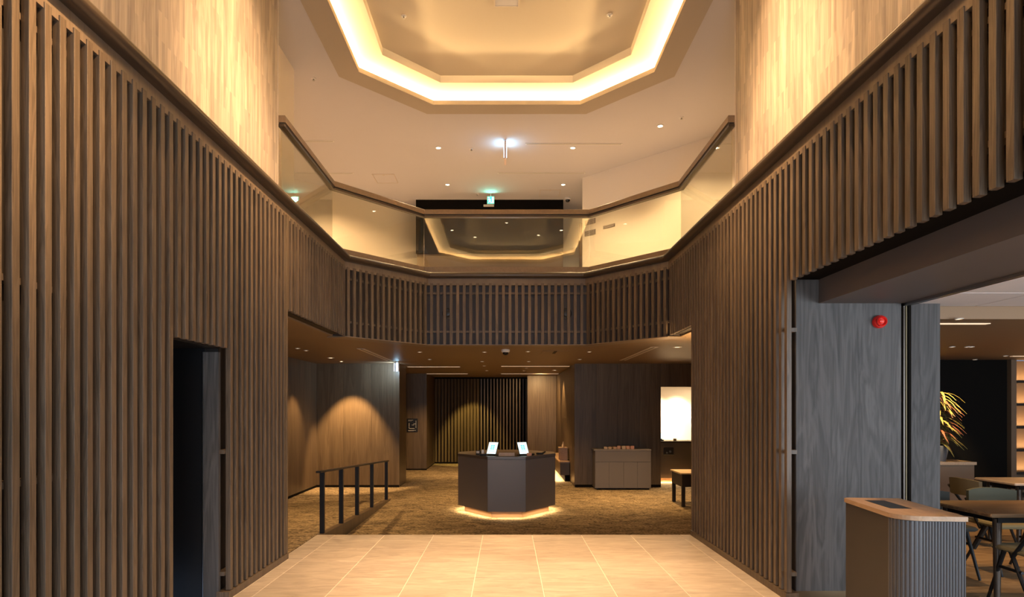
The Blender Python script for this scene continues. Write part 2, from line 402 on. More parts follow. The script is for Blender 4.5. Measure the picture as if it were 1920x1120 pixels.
# posts that close the two ends of the doorway and the far corner
slat(.062, ZT, -HW-SLD/2, 6.56, wall_left)
def rungs(parent, sx, segs):
    for (ya, yb, z) in segs:
        MB().box(sx*(HW+SLD), sx*BK, ya, yb, z-.016, z+.016).build('batten', slat_m, parent)
rungs(wall_left, -1, [(1.4, DY0-.03, .20), (DY1+.0, 6.54, .20), (1.4, DY0-.03, 1.19), (DY1+.0, 6.54, 1.19), (1.4, DY0-.03, 2.14), (DY0-.03, 8.85, 2.77+.0), (1.4, 8.85, 3.39)])
MB().box(-BK+.004, -HW+.006, -3.2, DY0-.02, 0, .058).build('baseboard', slat_m, wall_left)
MB().box(-BK+.004, -HW+.006, DY1-.02, 6.585, 0, .058).build('baseboard', slat_m, wall_left)
# doorway lining: black reveal with a slim wood edge
rv = MB().box(-3.3, -2.455, DY1+.005, DY1+.02, 0, DZ+.03).box(-3.3, -3.26, DY0, DY1, 0, DZ+.03).box(-3.3, -BK, DY0-.02, DY0-.005, 0, DZ)
rv.box(-3.3, -BK, DY0-.02, DY1+.02, DZ+.0, DZ+.03)
door_l = struct(rv.build('door_1', black_m))
MB().box(-2.455, -2.33, DY1-.012, DY1+.02, 0, DZ-.03).build('door_jamb', greyp_m, door_l)
MB().box(-2.461, -2.455, DY1-.016, DY1+.02, 0, DZ-.03).build('corner_strip', metal_m, door_l)
MB().box(-3.26, -2.47, DY1-.010, DY1+.004, .01, DZ-.03).build('door_leaf', black_m, door_l)

# right wall: full height from 5.14 to 7.83, header in front of the lounge opening
RY0, RY1 = 5.16, 7.83
wr = MB().box(BK, 3.20, 5.22, RY1, -.0, 3.6).box(BK, BK+.30, -3.2, 5.22, ZS+.06, 3.6).box(BK, BK+.30, RY1, 8.9, ZS+.02, 3.6)
wall_right = struct(wr.build('wall_right', core_m))
y = 5.165 - 36*PITCH
while y < 8.92:
    full = RY0 - .02 < y < RY1
    slat(.062 if full else ZS, ZT, HW+SLD/2, y, wall_right)
    y += PITCH
rungs(wall_right, 1, [(5.18, 7.8, .20), (5.18, 7.8, 1.19), (5.18, 7.8, 2.18), (1.4, 8.85, 3.39), (1.4, 5.14, 2.80), (5.18, 8.85, 2.77)])
MB().box(HW-.006, BK-.004, 5.14, RY1, 0, .058).build('baseboard', slat_m, wall_right)
MB().box(BK-.012, 2.535, -3.2, 5.19, ZS+.03, ZS+.055).build('soffit_strip', blackw_m, wall_right)

# balcony front: three faces over the far side of the hall
def seg_slats(p, q, z0, z1, parent, n):
    p, q = Vector(p), Vector(q); d = q-p; ln = d.length; u = d/ln; nrm = Vector((-u.y, u.x))*(SLD/2)   # away from the void
    a = math.atan2(u.y, u.x) - PI/2
    for i in range(n):
        c = p + u*(ln*(i+.5)/n) + nrm
        slat(z0, z1, c.x, c.y, parent, a)
wb = MB()
def cpath(d):
    a, b = corner1(d), corner2(d); return [(-a[0], a[1]), (-b[0], b[1]), (b[0], b[1]), (a[0], a[1])]
wb.sweep([(SLD+.05, ZS+.012), (SLD+.05, 3.6), (SLD+.25, 3.6), (SLD+.25, ZS+.012)], cpath)
wall_balcony = struct(wb.build('wall_balcony', plain('balcony_backing', (.055, .046, .048), .6)))
c1, c2 = corner1(0), corner2(0)
seg_slats((-c1[0], c1[1]), (-c2[0], c2[1]), ZS, ZT, wall_balcony, 15)
seg_slats((-c2[0], c2[1]), (c2[0], c2[1]), ZS, ZT, wall_balcony, 24)
seg_slats((c2[0], c2[1]), (c1[0], c1[1]), ZS, ZT, wall_balcony, 15)
for z in (2.765, 3.375):
    MB().sweep([(SLD, z-.016), (SLD, z+.016), (SLD+.05, z+.016), (SLD+.05, z-.016)], cpath).build('batten', slat_m, wall_balcony)
MB().sweep([(SLD*.0+.006, ZS-.012), (.006, ZS), (SLD+.25, ZS), (SLD+.25, ZS-.012)], cpath).build('bottom_trim', fascia_m, wall_balcony)
# two black round speakers behind the slats of the centre face
for i, px in enumerate((-.945, .952)):
    sp = empty('speaker', (px, 10.205, 3.06))
    MB().lathe([(.0, 0), (.085, 0), (.085, .008), (.07, .016), (.0, .016)], axis='Y', n=20).build('speaker_rim', black_m, sp, smooth=True)
    MB().lathe([(.0, .006), (.02, .012), (.066, .022), (.066, .0), (0, 0)], axis='Y', n=20).build('speaker_cone', steel_m, sp, smooth=True)
    tag(sp, ['black round speaker behind the balcony slats, under the left end of the centre glass', 'black round speaker behind the balcony slats, under the right end of the centre glass'][i], 'speaker')

# fascia band, rounded rail and kerb: one continuous run around the void
tr = empty('trim_1'); struct(tr)
MB().sweep([(.008, 3.497), (.008, 3.612), (BK-HW+.02, 3.612), (BK-HW+.02, 3.497)], upath()).build('fascia_band', fascia_m, tr)
pr = [(.26, 3.60)] + [(-.035 - .047*math.cos(t), 3.648 + .045*math.sin(t)) for t in [R(-90+i*15) for i in range(13)]] + [(.26, 3.693)]
pr = [(.26, 3.603), (-.02, 3.603)] + [(-.035-.045*math.cos(R(t)), 3.648+.045*math.sin(R(t))) for t in range(-80, 81, 16)] + [(-.02, 3.693), (.26, 3.693)]
MB().sweep(pr, upath()).build('rounded_rail', rail_m, tr, smooth=True)
MB().sweep([(.17, 3.69), (.17, 3.823), (.25, 3.823), (.25, 3.69)], upath(6.99)).build('glass_kerb', capm, tr)

# ------------------------------------------------------------------ balustrade glass and handrail
bal = empty('balustrade', (0, 10.3, 3.82))
GP = upath(6.99)
def local(mb): mb.v = [(x, y-10.3, z-3.82) for x, y, z in mb.v]; return mb
def pane(i, j, parent, t0=.0, t1=1.0):
    def f(d):
        P = GP(d); a, b = Vector(P[i]), Vector(P[j]); u = (b-a)
        g = .004/ u.length
        return [tuple(a+u*g), tuple(b-u*g)]
    m = MB().sweep([(.204, 3.80), (.204, 4.66), (.216, 4.66), (.216, 3.80)], f)
    return local(m).build('glass_pane', glass_m, parent)
for i in range(5): pane(i, i+1, bal)
hp = [(.165, 4.672), (.165, 4.738), (.172, 4.748), (.25, 4.748), (.257, 4.738), (.257, 4.672)]
local(MB().sweep(hp, GP)).build('handrail', capm, bal)
local(MB().sweep([(.188, 4.655), (.188, 4.672), (.234, 4.672), (.234, 4.655)], GP)).build('handrail_groove', black_m, bal)
local(MB().sweep([(.176, 4.628), (.176, 4.655), (.246, 4.655), (.246, 4.628)], GP)).build('glass_channel', rail_m, bal)
tag(bal, 'frameless glass balustrade with brown handrail around the upper void', 'balustrade')

# ------------------------------------------------------------------ upper walls
PX = 2.49
for s, nm in ((-1, 'wall_upper_left'), (1, 'wall_upper_right')):
    o = MB().box(s*PX, s*2.90, -3.2, 6.97, 3.6, ZC).build(nm, panel_m); struct(o)
    MB().box(s*(PX-.004), s*(PX+.02), 6.955, 6.974, 3.7, ZC).build('corner_strip', lgrey_m, o)
struct(MB().box(-3.4, -2.915, 6.9, 8.77, 3.5, ZC).build('wall_upper_side', cream_m))
u = MB().wallseg((-6.5, 11.15), (-2.03, 14.87), .15, 3.5, ZC)
struct(u.build('wall_upper_far_left', cream_m))
wd = MB().wallseg((1.525, 12.9), (6.4, 8.03), .12, 3.5, ZC)
wdiag = struct(wd.build('wall_upper_far_right', cream_m))
struct(MB().box(-2.0, 1.255, 14.27, 14.45, 3.5, ZC).build('wall_upper_back', brown_m))
struct(MB().box(-2.02, 1.26, 14.235, 14.27, 5.0, ZC).build('trim_bulkhead', blackw_m))
o = struct(MB().box(-7, 7, 15.05, 15.2, 3.5, ZC).box(-6.65, -6.5, -3.2, 15.2, 3.5, ZC).box(6.4, 6.55, -3.2, 15.2, 3.5, ZC).build('wall_upper_rear', cream_m))
dr = struct(MB().box(1.59, 1.685, 13.95, 14.05, 3.55, ZC-.6).build('door_2', brown_m))
MB().box(1.58, 1.695, 13.93, 13.95, 3.55, 3.7).build('door_rail', brown_m, dr)
struct(MB().box(-7, 7, -3.4, -3.2, 2.7, ZC+.4).box(-7, -2.35, -3.4, -3.2, 0, 2.7).build('wall_assumed_entrance', cream_m))  # assumed entrance wall, unseen; left open below for the added daylight lamp
# slab between the storeys (open over the hall)
sl = MB()
c1o, c2o = corner1(.2), corner2(.2)
poly = [(-9, 6.2), (-c1o[0], 6.2), (-c1o[0], c1o[1]), (-c2o[0], c2o[1]), (c2o[0], c2o[1]), (c1o[0], c1o[1]), (c1o[0], 7.7), (9, 7.7), (9, 22), (-9, 22)]
# split to convex pieces to keep it clean
sl.box(-9, -c1o[0], 6.2, c1o[1], ZS, 3.55).box(c1o[0], 3.3, 7.7, c1o[1], ZS, 3.55)
sl.prism([(-9, c1o[1]), (-c1o[0], c1o[1]), (-c2o[0], c2o[1]), (-c2o[0], 22), (-9, 22)], ZS, 3.55)
sl.prism([(-c2o[0], c2o[1]), (c2o[0], c2o[1]), (c2o[0], 22), (-c2o[0], 22)], ZS, 3.55)
sl.prism([(c2o[0], c2o[1]), (c1o[0], c1o[1]), (3.3, c1o[1]), (3.3, 22), (c2o[0], 22)], ZS, 3.55)
sl.box(3.3, 9, 9.9, 22, ZS, 3.55)
soffit = struct(sl.build('ceiling_soffit', soff_m))
struct(MB().box(-7, -2.6, -3.2, 6.2, 3.45, 3.6).box(2.6, 7, -3.2, 9.9, 3.45, 3.6).box(-7, -2.55, 6.9, 15.2, 3.55, 3.6).box(2.55, 7, 7.0, 15.2, 3.551, 3.6).box(-2.55, 2.55, 10.42, 15.2, 3.55, 3.6).build('floor_upper', plain('upper_carpet', (.45, .39, .33), .9)))

# ------------------------------------------------------------------ upper ceiling with the octagonal coffer
def octa(d):      # d = inset from the outer edge of the frame; centre at Y 5.13
    yc, a, ax = 5.13, 4.94, 2.34       # half length, half width
    cx, cy = 1.25, 3.81                # corner positions
    # inset of an octagon with edges x=ax, y=a and the diagonal through (ax,cy),(cx,a)
    dx, dy = ax-cx, a-cy; L = math.hypot(dx, dy); n = (dy/L, dx/L); c0 = n[0]*ax+n[1]*cy
    X = ax-d; Y1 = (c0-d-n[0]*X)/n[1]; Y = a-d; X2 = (c0-d-n[1]*Y)/n[0]
    q = [(X2, -Y), (X, -Y1), (X, Y1), (X2, Y), (-X2, Y), (-X, Y1), (-X, -Y1), (-X2, -Y)]
    return [(x, y+yc) for x, y in q]
def ring_faces(mb, polyA, zA, polyB, zB):
    k = len(mb.v); n = len(polyA)
    mb.v += [(x, y, zA) for x, y in polyA] + [(x, y, zB) for x, y in polyB]
    for i in range(n): mb.f.append((k+i, k+(i+1) % n, k+n+(i+1) % n, k+n+i))
def pl_ring(mb, A, B, z0, z1):    # solid ring between polygon A (outer) and B (inner)
    ring_faces(mb, A, z0, B, z0); ring_faces(mb, A, z1, B, z1); ring_faces(mb, A, z0, A, z1); ring_faces(mb, B, z0, B, z1)
cl = MB()
A = octa(0)
# flat ceiling around the octagon, as a ring to a big rectangle
big = [(9, -3.4), (9, -3.4), (9, 16), (9, 16), (-9, 16), (-9, 16), (-9, -3.4), (-9, -3.4)]
big = [(1.25, -3.4), (9, -3.4), (9, 16), (1.25, 16), (-1.25, 16), (-9, 16), (-9, -3.4), (-1.25, -3.4)]
pl_ring(cl, big, A, ZC, ZC+.05)
ceiling = struct(cl.build('ceiling', ceil_m))
cf = MB(); ring_faces(cf, A, ZC+.0, A, 6.34+.1)                       # outer wall of the cove
ring_faces(cf, A, 6.34, octa(.655), 6.34)                            # bright upper plane
ring_faces(cf, octa(.655), 6.34, octa(.655), 6.446)                  # step
k = len(cf.v); cf.v += [(x, y, 6.446) for x, y in octa(.655)]; cf.f.append(tuple(range(k, k+8)))
MBc = MB().box(-3, 3, -.5, 11, 6.47, 6.5)
cove = cf.build('coffer', plain('coffer_paint', (.66, .58, .45), .85), ceiling)
MBc.build('coffer_backing', ceil_m, ceiling)
fr = MB(); pl_ring(fr, octa(-.004), octa(.305), ZC-.012, ZC+.03)
fr_o = fr.build('coffer_frame', ring_m, ceiling)
lp = MB(); pl_ring(lp, octa(.285), octa(.305), ZC+.03, ZC+.055); lp.build('cove_lip', ring_m, ceiling)
ld = octa(.07); li = octa(.6)
for i in range(8):
    a, b = Vector(ld[i]), Vector(ld[(i+1) % 8]); a2, b2 = a.lerp(b, .02), a.lerp(b, .98)
    m = (Vector(li[i])+Vector(li[(i+1) % 8]))/2 - (a+b)/2; m.normalize()
    light_strip('cove_led', (*a2, ZC+.045), (*b2, ZC+.045), (m.x*.8, m.y*.8, 1), .03, 15, (1, .65, .30))

# ------------------------------------------------------------------ lower walls (lobby)
def panels(parent, p, q, z0, z1, n, mat, proud=.012, gap=.004):
    p, q = Vector(p), Vector(q); d = q-p; u = d.normalized(); nrm = Vector((u.y, -u.x))   # right of the walk
    L = d.length/n
    for i in range(n):
        a = p + u*(L*i+gap/2); b = p+u*(L*(i+1)-gap/2); a2, b2 = a+nrm*proud, b+nrm*proud
        MB().prism([(a2.x, a2.y), (b2.x, b2.y), (b.x, b.y), (a.x, a.y)], z0, z1).build('wall_panel', mat, parent)
YB = 14.45
wlb = struct(MB().box(-4.6, -2.44, YB, YB+1.0, ZL, ZS).box(-4.75, -4.30, 6.3, YB, ZL, ZS).build('wall_back_left', dark_core))
panels(wlb, (-4.30, YB), (-2.42, YB), ZL+.05, ZS, 3, lowp_m)
panels(wlb, (-4.30, 6.6), (-4.30, YB), ZL+.05, ZS, 9, lowp_m)
panels(wlb, (-2.44, YB), (-2.44, YB+1.0), ZL+.02, ZS, 1, lowp_m)
MB().box(-4.29, -2.43, YB-.012, YB, ZL, ZL+.05).build('baseboard', blackw_m, wlb)
MB().box(-4.30, -4.288, 8, YB, ZL, ZL+.05).build('baseboard', blackw_m, wlb)
wfl = struct(MB().box(-9, -2.33, 18.5, 20.9, ZL, ZS).box(-7, -6.9, 14, 18.5, ZL, ZS).build('wall_far_left', dark_core))
panels(wfl, (-4.6, 18.5), (-2.31, 18.5), ZL+.04, ZS, 4, lowp_m)
panels(wfl, (-2.33, 18.5), (-2.33, 20.6), ZL+.04, ZS, 3, lowp_m)
MB().box(-4.6, -2.31, 18.48, 18.5, ZL, ZL+.04).build('baseboard', blackw_m, wfl)
# slatted screen at the far end
scr = struct(MB().box(-2.4, .70, 21.25, 21.35, ZL, ZS).build('wall_screen', blackw_m))
fin = None
xs = -2.28
nf = 0
while xs < .64:
    ang = R(-38 if xs < -.9 else 5)
    wdt = .10 if xs < -.9 else .075
    key = ('f', xs < -.9)
    if key not in slat_protos:
        slat_protos[key] = MB().cbox(-.012 if xs < -.9 else -.022, .012 if xs < -.9 else .022, -wdt/2, wdt/2, 0, ZS-ZL-.10, .002).build('fin', lowp_m, scr, (xs, 20.72, ZL+.05), ang)
    else: inst(slat_protos[key], 'fin', (xs, 20.72, ZL+.05), scr, ang)
    xs += .104; nf += 1
MB().box(-2.33, .66, 20.66, 20.78, ZL, ZL+.05).build('screen_sill', blackw_m, scr)
MB().box(-2.33, .66, 20.66, 20.78, ZS-.05, ZS).build('screen_head', blackw_m, scr)
wfr = struct(MB().box(.66, 3, 19.8, 20.9, ZL, ZS).box(1.55, 3.48, YB, 19.8, ZL, ZS).box(3.48, 9, YB, YB+.2, 2.04, ZS).box(4.75, 9, YB, YB+.2, ZL, 2.04).build('wall_back_right', dark_core))
panels(wfr, (.64, 19.8), (1.53, 19.8), ZL+.02, ZS, 2, lowp_m)
panels(wfr, (1.55, 19.8), (1.55, YB), ZL+.02, ZS, 6, lowp_m)
panels(wfr, (1.53, YB), (3.48, YB), ZL+.06, ZS, 4, lowp_m)
panels(wfr, (3.48, YB), (4.9, YB), 2.04, ZS, 2, lowp_m)
MB().box(1.54, 3.48, YB-.014, YB, ZL, ZL+.06).build('baseboard', blackw_m, wfr)
# far side shelf: low floating counter along the side wall
fc = empty('wall_counter', (1.40, 17.0, ZL))
MB().box(-.10, .13, -1.45, 1.6, .16, .46).build('body', lowp_m, fc)
MB().box(-.12, .13, -1.47, 1.62, .46, .49).build('counter_top', oak_m, fc)
MB().box(.02, .13, -1.4, 1.5, .0, .16).build('recessed_base', blackw_m, fc)
tag(fc, 'low dark counter floating along the side wall behind the kiosk, lit from below', 'counter')
ds = empty('display_stand', (1.40, 15.95, ZL+.49))
MB().box(-.09, .10, -.16, -.14, 0, .30).build('side', oak_m, ds); MB().box(-.09, .10, .2, .22, 0, .30).build('side', oak_m, ds)
MB().box(-.10, .11, -.17, .23, .30, .32).build('top', oak_m, ds)
MB().box(.085, .10, -.14, .2, 0, .30).build('back', red_m if False else shelfw_m, ds)
tag(ds, 'small open wooden display box on the low counter at the side wall', 'display box')
MBp = MB().lathe([(0, 0), (.03, 0), (.035, .05), (.012, .10), (.012, .14), (0, .14)], n=12).build('bottle', tan2_m, None, (1.41, 15.95, ZL+.81), smooth=True)
tag(MBp, 'small pale bottle standing on top of the wooden display box', 'bottle')
light_strip('counter_led', (1.30, 15.6, ZL+.15), (1.30, 18.5, ZL+.15), (-.3, 0, -1), .02, 6, WARM)
light_spot('sidewall_spot', (1.2, 17.3, ZS-.03), (1.5, 17.3, .5), 90, 45, WARM2)
# map panel on far-left wall
mp = empty('wall_map', (-2.72, 18.475, 1.07))
MB().cbox(-.155, .155, -.012, .012, -.19, .19, .004).build('frame', black_m, mp)
g = MB()
for (a, b, c, d) in ((-.12, .02, .14, .147), (-.12, -.02, .115, .12), (.03, .11, .03, .04), (.10, .108, -.08, .13), (-.10, -.09, -.10, .06), (-.10, .06, -.10, -.09), (-.02, .05, .0, .008), (-.12, .10, -.155, -.148), (-.12, .04, -.17, -.165)):
    g.box(a, b, -.015, -.0125, c, d)
g.build('floor_plan_lines', white_m, mp)
tag(mp, 'small black floor-plan panel with white lines on the far left wood wall', 'sign')

# booth at right
bo = struct(MB().box(3.3, 7, 17.2, 17.35, ZL, ZS).box(6.6, 6.75, YB+.2, 17.2, ZL, ZS).box(3.48, 3.50, YB+.2, 17.2, ZL, ZS).build('wall_booth', plain('booth_white', (.85, .78, .68), .8)))
ct = empty('reception_counter', (4.6, 15.45, ZL))
MB().box(-1.08, 1.5, -.02, .5, .10, .95).build('body', kiosk_top, ct)
MB().box(-1.12, 1.6, -.05, .55, .95, .99).build('counter_top', dark_seat, ct)
MB().box(-1.1, 1.6, .06, .5, 0, .10).build('plinth', oak_m, ct)
em = MB().cbox(-.82, -.58, -.035, -.02, .66, .84, .006).build('emblem_plate', black_m, ct)
MB().lathe([(0, 0), (.028, 0), (.028, .006), (0, .006)], -.66, -.036, .74, 14, 'Y').build('emblem_mark', plain('emblem_grey', (.12, .13, .14), .4), em)
MB().lathe([(0, 0), (.022, 0), (.022, .006), (0, .006)], -.74, -.036, .71, 14, 'Y').build('emblem_mark', MATS['emblem_grey'], em)
tag(ct, 'dark reception counter with black plate and glowing toe-kick in the bright booth', 'counter')
light_strip('booth_toe_led', (3.55, 15.4, ZL+.09), (4.8, 15.4, ZL+.09), (0, -.5, -1), .02, 9, WARM)
light_spot('booth_spot', (3.98, 16.3, 2.50), (3.98, 17.2, .8), 58, 150, (1, .74, .45))
light_spot('booth_spot', (4.55, 16.3, 2.50), (4.55, 17.2, .8), 58, 150, (1, .74, .45))
light_area('booth_glow', (5.2, 16.1, 2.4), (4.9, 15.6, 0), .8, .8, 25, (1, .74, .45))
tb = empty('tablet', (3.72, 15.62, ZL+.99), R(8))
MB().box(-.11, .11, -.03, .08, 0, .03).build('stand', black_m, tb)
MB().box(-.11, .07, -.02, -.008, .05, .19).build('screen', screen_m, tb)
MB().box(-.115, .075, -.008, .004, .03, .195).build('case', black_m, tb)
tag(tb, 'tablet with a pale cyan screen standing on the booth counter', 'tablet')
o = MB().cbox(-.035, .035, -.03, .03, 0, .055, .006).build('box', shelfw_m, None, (4.10, 15.6, ZL+.99)); tag(o, 'small brown box on the booth counter beside the tablet', 'box')
# bench at the edge of the opening
bn = empty('side_table', (3.56, 11.75, ZL))
MB().box(-.40, .5, -.22, .5, .36, .585).build('apron', dark_seat, bn)
MB().box(-.42, .52, -.24, .52, .585, .61).build('top', cushion_m, bn)
for lx, ly in ((-.37, -.19), (-.14, -.19), (-.37, .46), (.46, -.19)):
    MB().cbox(lx-.03, lx+.03, ly-.03, ly+.03, 0, .36, .004).build('leg', dark_seat, bn)
tag(bn, 'dark wooden bench with a pale cushion top at the foot of the right slat wall', 'bench')
light_area('assumed_soffit_uplight', (2.95, 8.6, 1.9), (2.6, 8.6, 2.6), .4, .6, 14, WARM2)  # assumed hidden lamp, added to brighten the soffit past the right wall

# ------------------------------------------------------------------ ramp handrail
hr = empty('ramp_railing', (-2.29, 7.86, 0))
dz = ZL/4.54
def rz(y): return dz*(y-7.86)
ypost = [7.95, 8.86, 9.80, 10.87, 11.98+.2]
for yp in ypost:
    MB().box(-.028, .028, yp-7.86-.02, yp-7.86+.02, rz(yp)-.02, rz(yp)+.755).build('post', steel_m, hr)
h = MB(); ya, yb = 7.86-.08, 12.30
h.v += [(-.03, ya-7.86, rz(ya)+.755), (.03, ya-7.86, rz(ya)+.755), (.03, ya-7.86, rz(ya)+.778), (-.03, ya-7.86, rz(ya)+.778),
        (-.03, yb-7.86, rz(yb)+.755), (.03, yb-7.86, rz(yb)+.755), (.03, yb-7.86, rz(yb)+.778), (-.03, yb-7.86, rz(yb)+.778)]
h.f += [(0,1,2,3),(4,7,6,5),(0,4,5,1),(3,2,6,7),(1,5,6,2),(0,3,7,4)]
h.build('top_rail', steel_m, hr)
tag(hr, 'black steel handrail with five flat posts beside the carpeted ramp', 'railing')

# ------------------------------------------------------------------ kiosk
KY = 10.30
kio = empty('kiosk', (0, KY, ZL))
def kp(s=0.0): # plan, inset s
    base = [(-.305, 0), (.305, 0), (.84, .77), (.84, 1.15), (.305, 1.75), (-.305, 1.75), (-.84, 1.15), (-.84, .77)]
    c = Vector((0, .9)); out = []
    n = len(base)
    for i in range(n):
        p0, p1, p2 = Vector(base[i-1]), Vector(base[i]), Vector(base[(i+1) % n])
        d1, d2 = (p1-p0).normalized(), (p2-p1).normalized(); n1, n2 = Vector((-d1.y, d1.x)), Vector((-d2.y, d2.x))
        b = (n1+n2); b = b/ b.dot(n1)
        out.append(tuple(p1+b*s))
    return out
MB().prism(kp(.02), .11, .955).build('body', kiosk_m, kio)
P0 = kp(0)
facem = [None]*8
for i in range(8):
    a, b = Vector(P0[i]), Vector(P0[(i+1) % 8]); u = (b-a).normalized(); nn = Vector((-u.y, u.x))*.02
    a2, b2 = a+u*.0015, b-u*.0015
    MB().prism([(a2.x, a2.y), (b2.x, b2.y), (b2.x+nn.x, b2.y+nn.y), (a2.x+nn.x, a2.y+nn.y)], .11, .952).build('side_panel', kiosk_m, kio)
MB().prism(kp(-.006), .955, 1.0).build('counter_top', kiosk_top, kio, bevel=.003)
MB().prism(kp(.11), 0, .11).build('plinth', plain('plinth_wood', (.36, .22, .13), .5), kio)
tag(kio, 'dark octagonal self check-in kiosk with lit plinth on the carpet', 'kiosk')
KI = kp(.055)
for i in range(8):
    a, b = Vector(KI[i]), Vector(KI[(i+1) % 8]); u = (b-a).normalized(); outn = Vector((u.y, -u.x))
    a2, b2 = a.lerp(b, .03), a.lerp(b, .97)
    light_strip('kiosk_led', (a2.x, a2.y+KY, ZL+.105), (b2.x, b2.y+KY, ZL+.105), (outn.x*.3, outn.y*.3, -1), .012, 2.0, (1, .70, .36), 140)
ZK = ZL+1.0
def tablet(x, y, yaw, label):
    t = empty('tablet', (x, y, ZK), R(yaw))
    MB().cbox(-.07, .07, -.05, .09, 0, .012, .004).build('base', black_m, t)
    MB().box(-.02, .02, .02, .05, .01, .12).build('stand', black_m, t)
    sh = R(-28)
    fr_ = MB().cbox(-.09, .09, -.006, .006, 0, .225, .004).build('frame', black_m, t, (0, -.045, .02), rot=(sh, 0, 0))
    MB().box(-.083, .083, -.009, -.0065, .008, .217).build('screen', screen_m, fr_)
    g = MB()
    for r in range(3):
        for c in range(2): g.box(-.036+c*.04, -.004+c*.04, -.011, -.0095, .085+r*.030, .107+r*.030)
    g.box(-.05, .05, -.011, -.0095, .055, .062)
    g.build('screen_buttons', screen_c, fr_)
    tag(t, label, 'tablet')
    return t
tablet(-.235, 10.56, -26, 'tilted tablet with lit white screen on the kiosk, beside the card reader')
tablet(.27, 10.56, 26, 'tilted tablet with lit white screen on the kiosk, nearer the bench')
# small things on the kiosk
o = empty('card_reader', (-.47, 10.72, ZK), R(-10))
MB().cbox(-.035, .035, -.05, .05, 0, .075, .006).build('body', black_m, o); MB().box(-.026, .026, -.052, -.0495, .03, .065).build('display', lgrey_m, o)
tag(o, 'small black card reader at the kiosk edge beside the tablet', 'card reader')
o = MB().cbox(-.02, .02, -.03, .03, 0, .085, .004).build('sanitizer_bottle', white_m, None, (-.40, 10.72, ZK)); tag(o, 'small white box standing between card reader and tablet', 'box')
for i, (x, y, r_, lb) in enumerate(((-.392, 10.545, 20, 'black payment terminal lying flat in front of the first tablet'), (.40, 10.66, -15, 'black payment terminal lying beside the second tablet'), (.56, 10.82, 10, 'black hand scanner lying near the right edge of the kiosk'))):
    o = empty('payment_terminal', (x, y, ZK), R(r_))
    MB().cbox(-.06, .06, -.035, .035, 0, .03, .008).build('body', black_m, o); MB().box(-.02, .03, -.02, .02, .03, .033).build('keypad', lgrey_m, o)
    if i == 2: MB().bar((.05, 0, .02), (.10, .01, .045), .018, .012).build('handle', black_m, o)
    tag(o, lb, 'terminal')
o = MB().cbox(-.04, .04, -.03, .03, 0, .045, .004).build('leaflet_box', pink_m, None, (.37, 10.50, ZK)); tag(o, 'small peach box on the kiosk beside the second tablet', 'box')
o = empty('tray', (0, 10.52, ZK))
MB().box(-.13, .13, -.05, .05, 0, .012).build('base', oak_m, o); MB().box(-.13, .13, .05, .06, 0, .045).box(-.13, .13, -.06, -.05, 0, .02).build('rim', oak_m, o)
tag(o, 'light wooden tray lying between the two kiosk tablets', 'tray')

# ------------------------------------------------------------------ grey side cabinet with wrapped items
cb = empty('cabinet', (2.53, 14.17, ZL))
MB().box(-.60, .62, -.20, .24, .035, .86).build('carcass', cab_m, cb)
MB().box(-.63, .62, -.23, .25, .86, .885).build('cabinet_top', plain('cabinet_top', (.26, .235, .22), .35), cb)
MB().box(-.595, .615, -.222, -.203, .615, .855).build('drawer_front', cab_m, cb)
for i, (a, b) in enumerate(((-.595, -.30), (-.296, .02), (.024, .318), (.322, .615))):
    MB().box(a, b, -.222, -.203, .045, .608).build('door', cab_m, cb)
for fx, fy in ((-.55, -.17), (.57, -.17), (-.55, .2), (.57, .2)): MB().lathe([(0, 0), (.018, 0), (.018, .035), (0, .035)], fx, fy, 0, 10).build('foot', black_m, cb)
tag(cb, 'low grey four-door cabinet against the dark wood wall', 'cabinet')
xx = 2.14; k = 0
names = ['peach', 'tan', 'cream']
where = ['at the end nearest the kiosk', 'second from the kiosk end', 'third from the kiosk end', 'fourth from the kiosk end', 'fifth from the kiosk end', 'sixth from the kiosk end', 'at the end nearest the booth']
for i in range(7):
    c = (tan2_m, tan_m, tan_m, pink_m, tan2_m, pink_m, pink_m)[i]; cn = ('cream', 'tan', 'tan', 'peach', 'cream', 'peach', 'peach')[i]
    p = empty('gift_box', (xx+.045, 14.12+.02*(i % 2), ZL+.885), R(random.uniform(-12, 12)))
    MB().cbox(-.04, .04, -.06, .06, 0, .048+.02*(i > 2), .006).build('box_body', c, p)
    MB().box(-.006, .006, -.062, .062, 0, .050+.02*(i > 2)).build('ribbon', pink_m if i % 2 == 0 else tan2_m, p)
    tag(p, f'small {cn} wrapped box on the grey cabinet, {where[i]}', 'box', 'wrapped boxes on the grey cabinet')
    xx += .098

# ------------------------------------------------------------------ right side: grey oak end panels, beam, sliding panel
YP = 5.20
ep = MB().box(2.352, 3.205, YP, YP+.02, .06, 2.398).box(2.352, 2.535, YP, YP+.02, 2.398, ZS+.03)
endp = struct(ep.build('wall_end_panel', greyp_m))
MB().box(2.352, 3.205, YP+.006, YP+.02, 0, .06).build('kick_strip', plain('kick_brass', (.16, .10, .05), .4, .7), endp)
sp_ = struct(MB().box(3.30, 3.535, YP+.02, YP+.06, .02, 2.398).build('door_3', greyp_m), 'grey oak sliding panel')
MB().box(3.225, 3.235, YP+.0, YP+.06, 0, 2.40).build('edge_channel', MATS['dark_brass'] if 'dark_brass' in MATS else rail_m, sp_)
MB().box(3.262, 3.272, YP+.03, YP+.06, 0, 2.40).build('brass_channel', plain('dark_brass', (.16, .12, .06), .6, .4), sp_)
MB().box(3.205, 3.30, YP+.07, YP+.12, 0, 2.40).build('track_pocket', black_m, sp_)
bm_ = MB().box(2.535, 3.225, -3.2, YP, 2.398, 3.45)
beam = struct(bm_.build('ceiling_beam', beam_m))
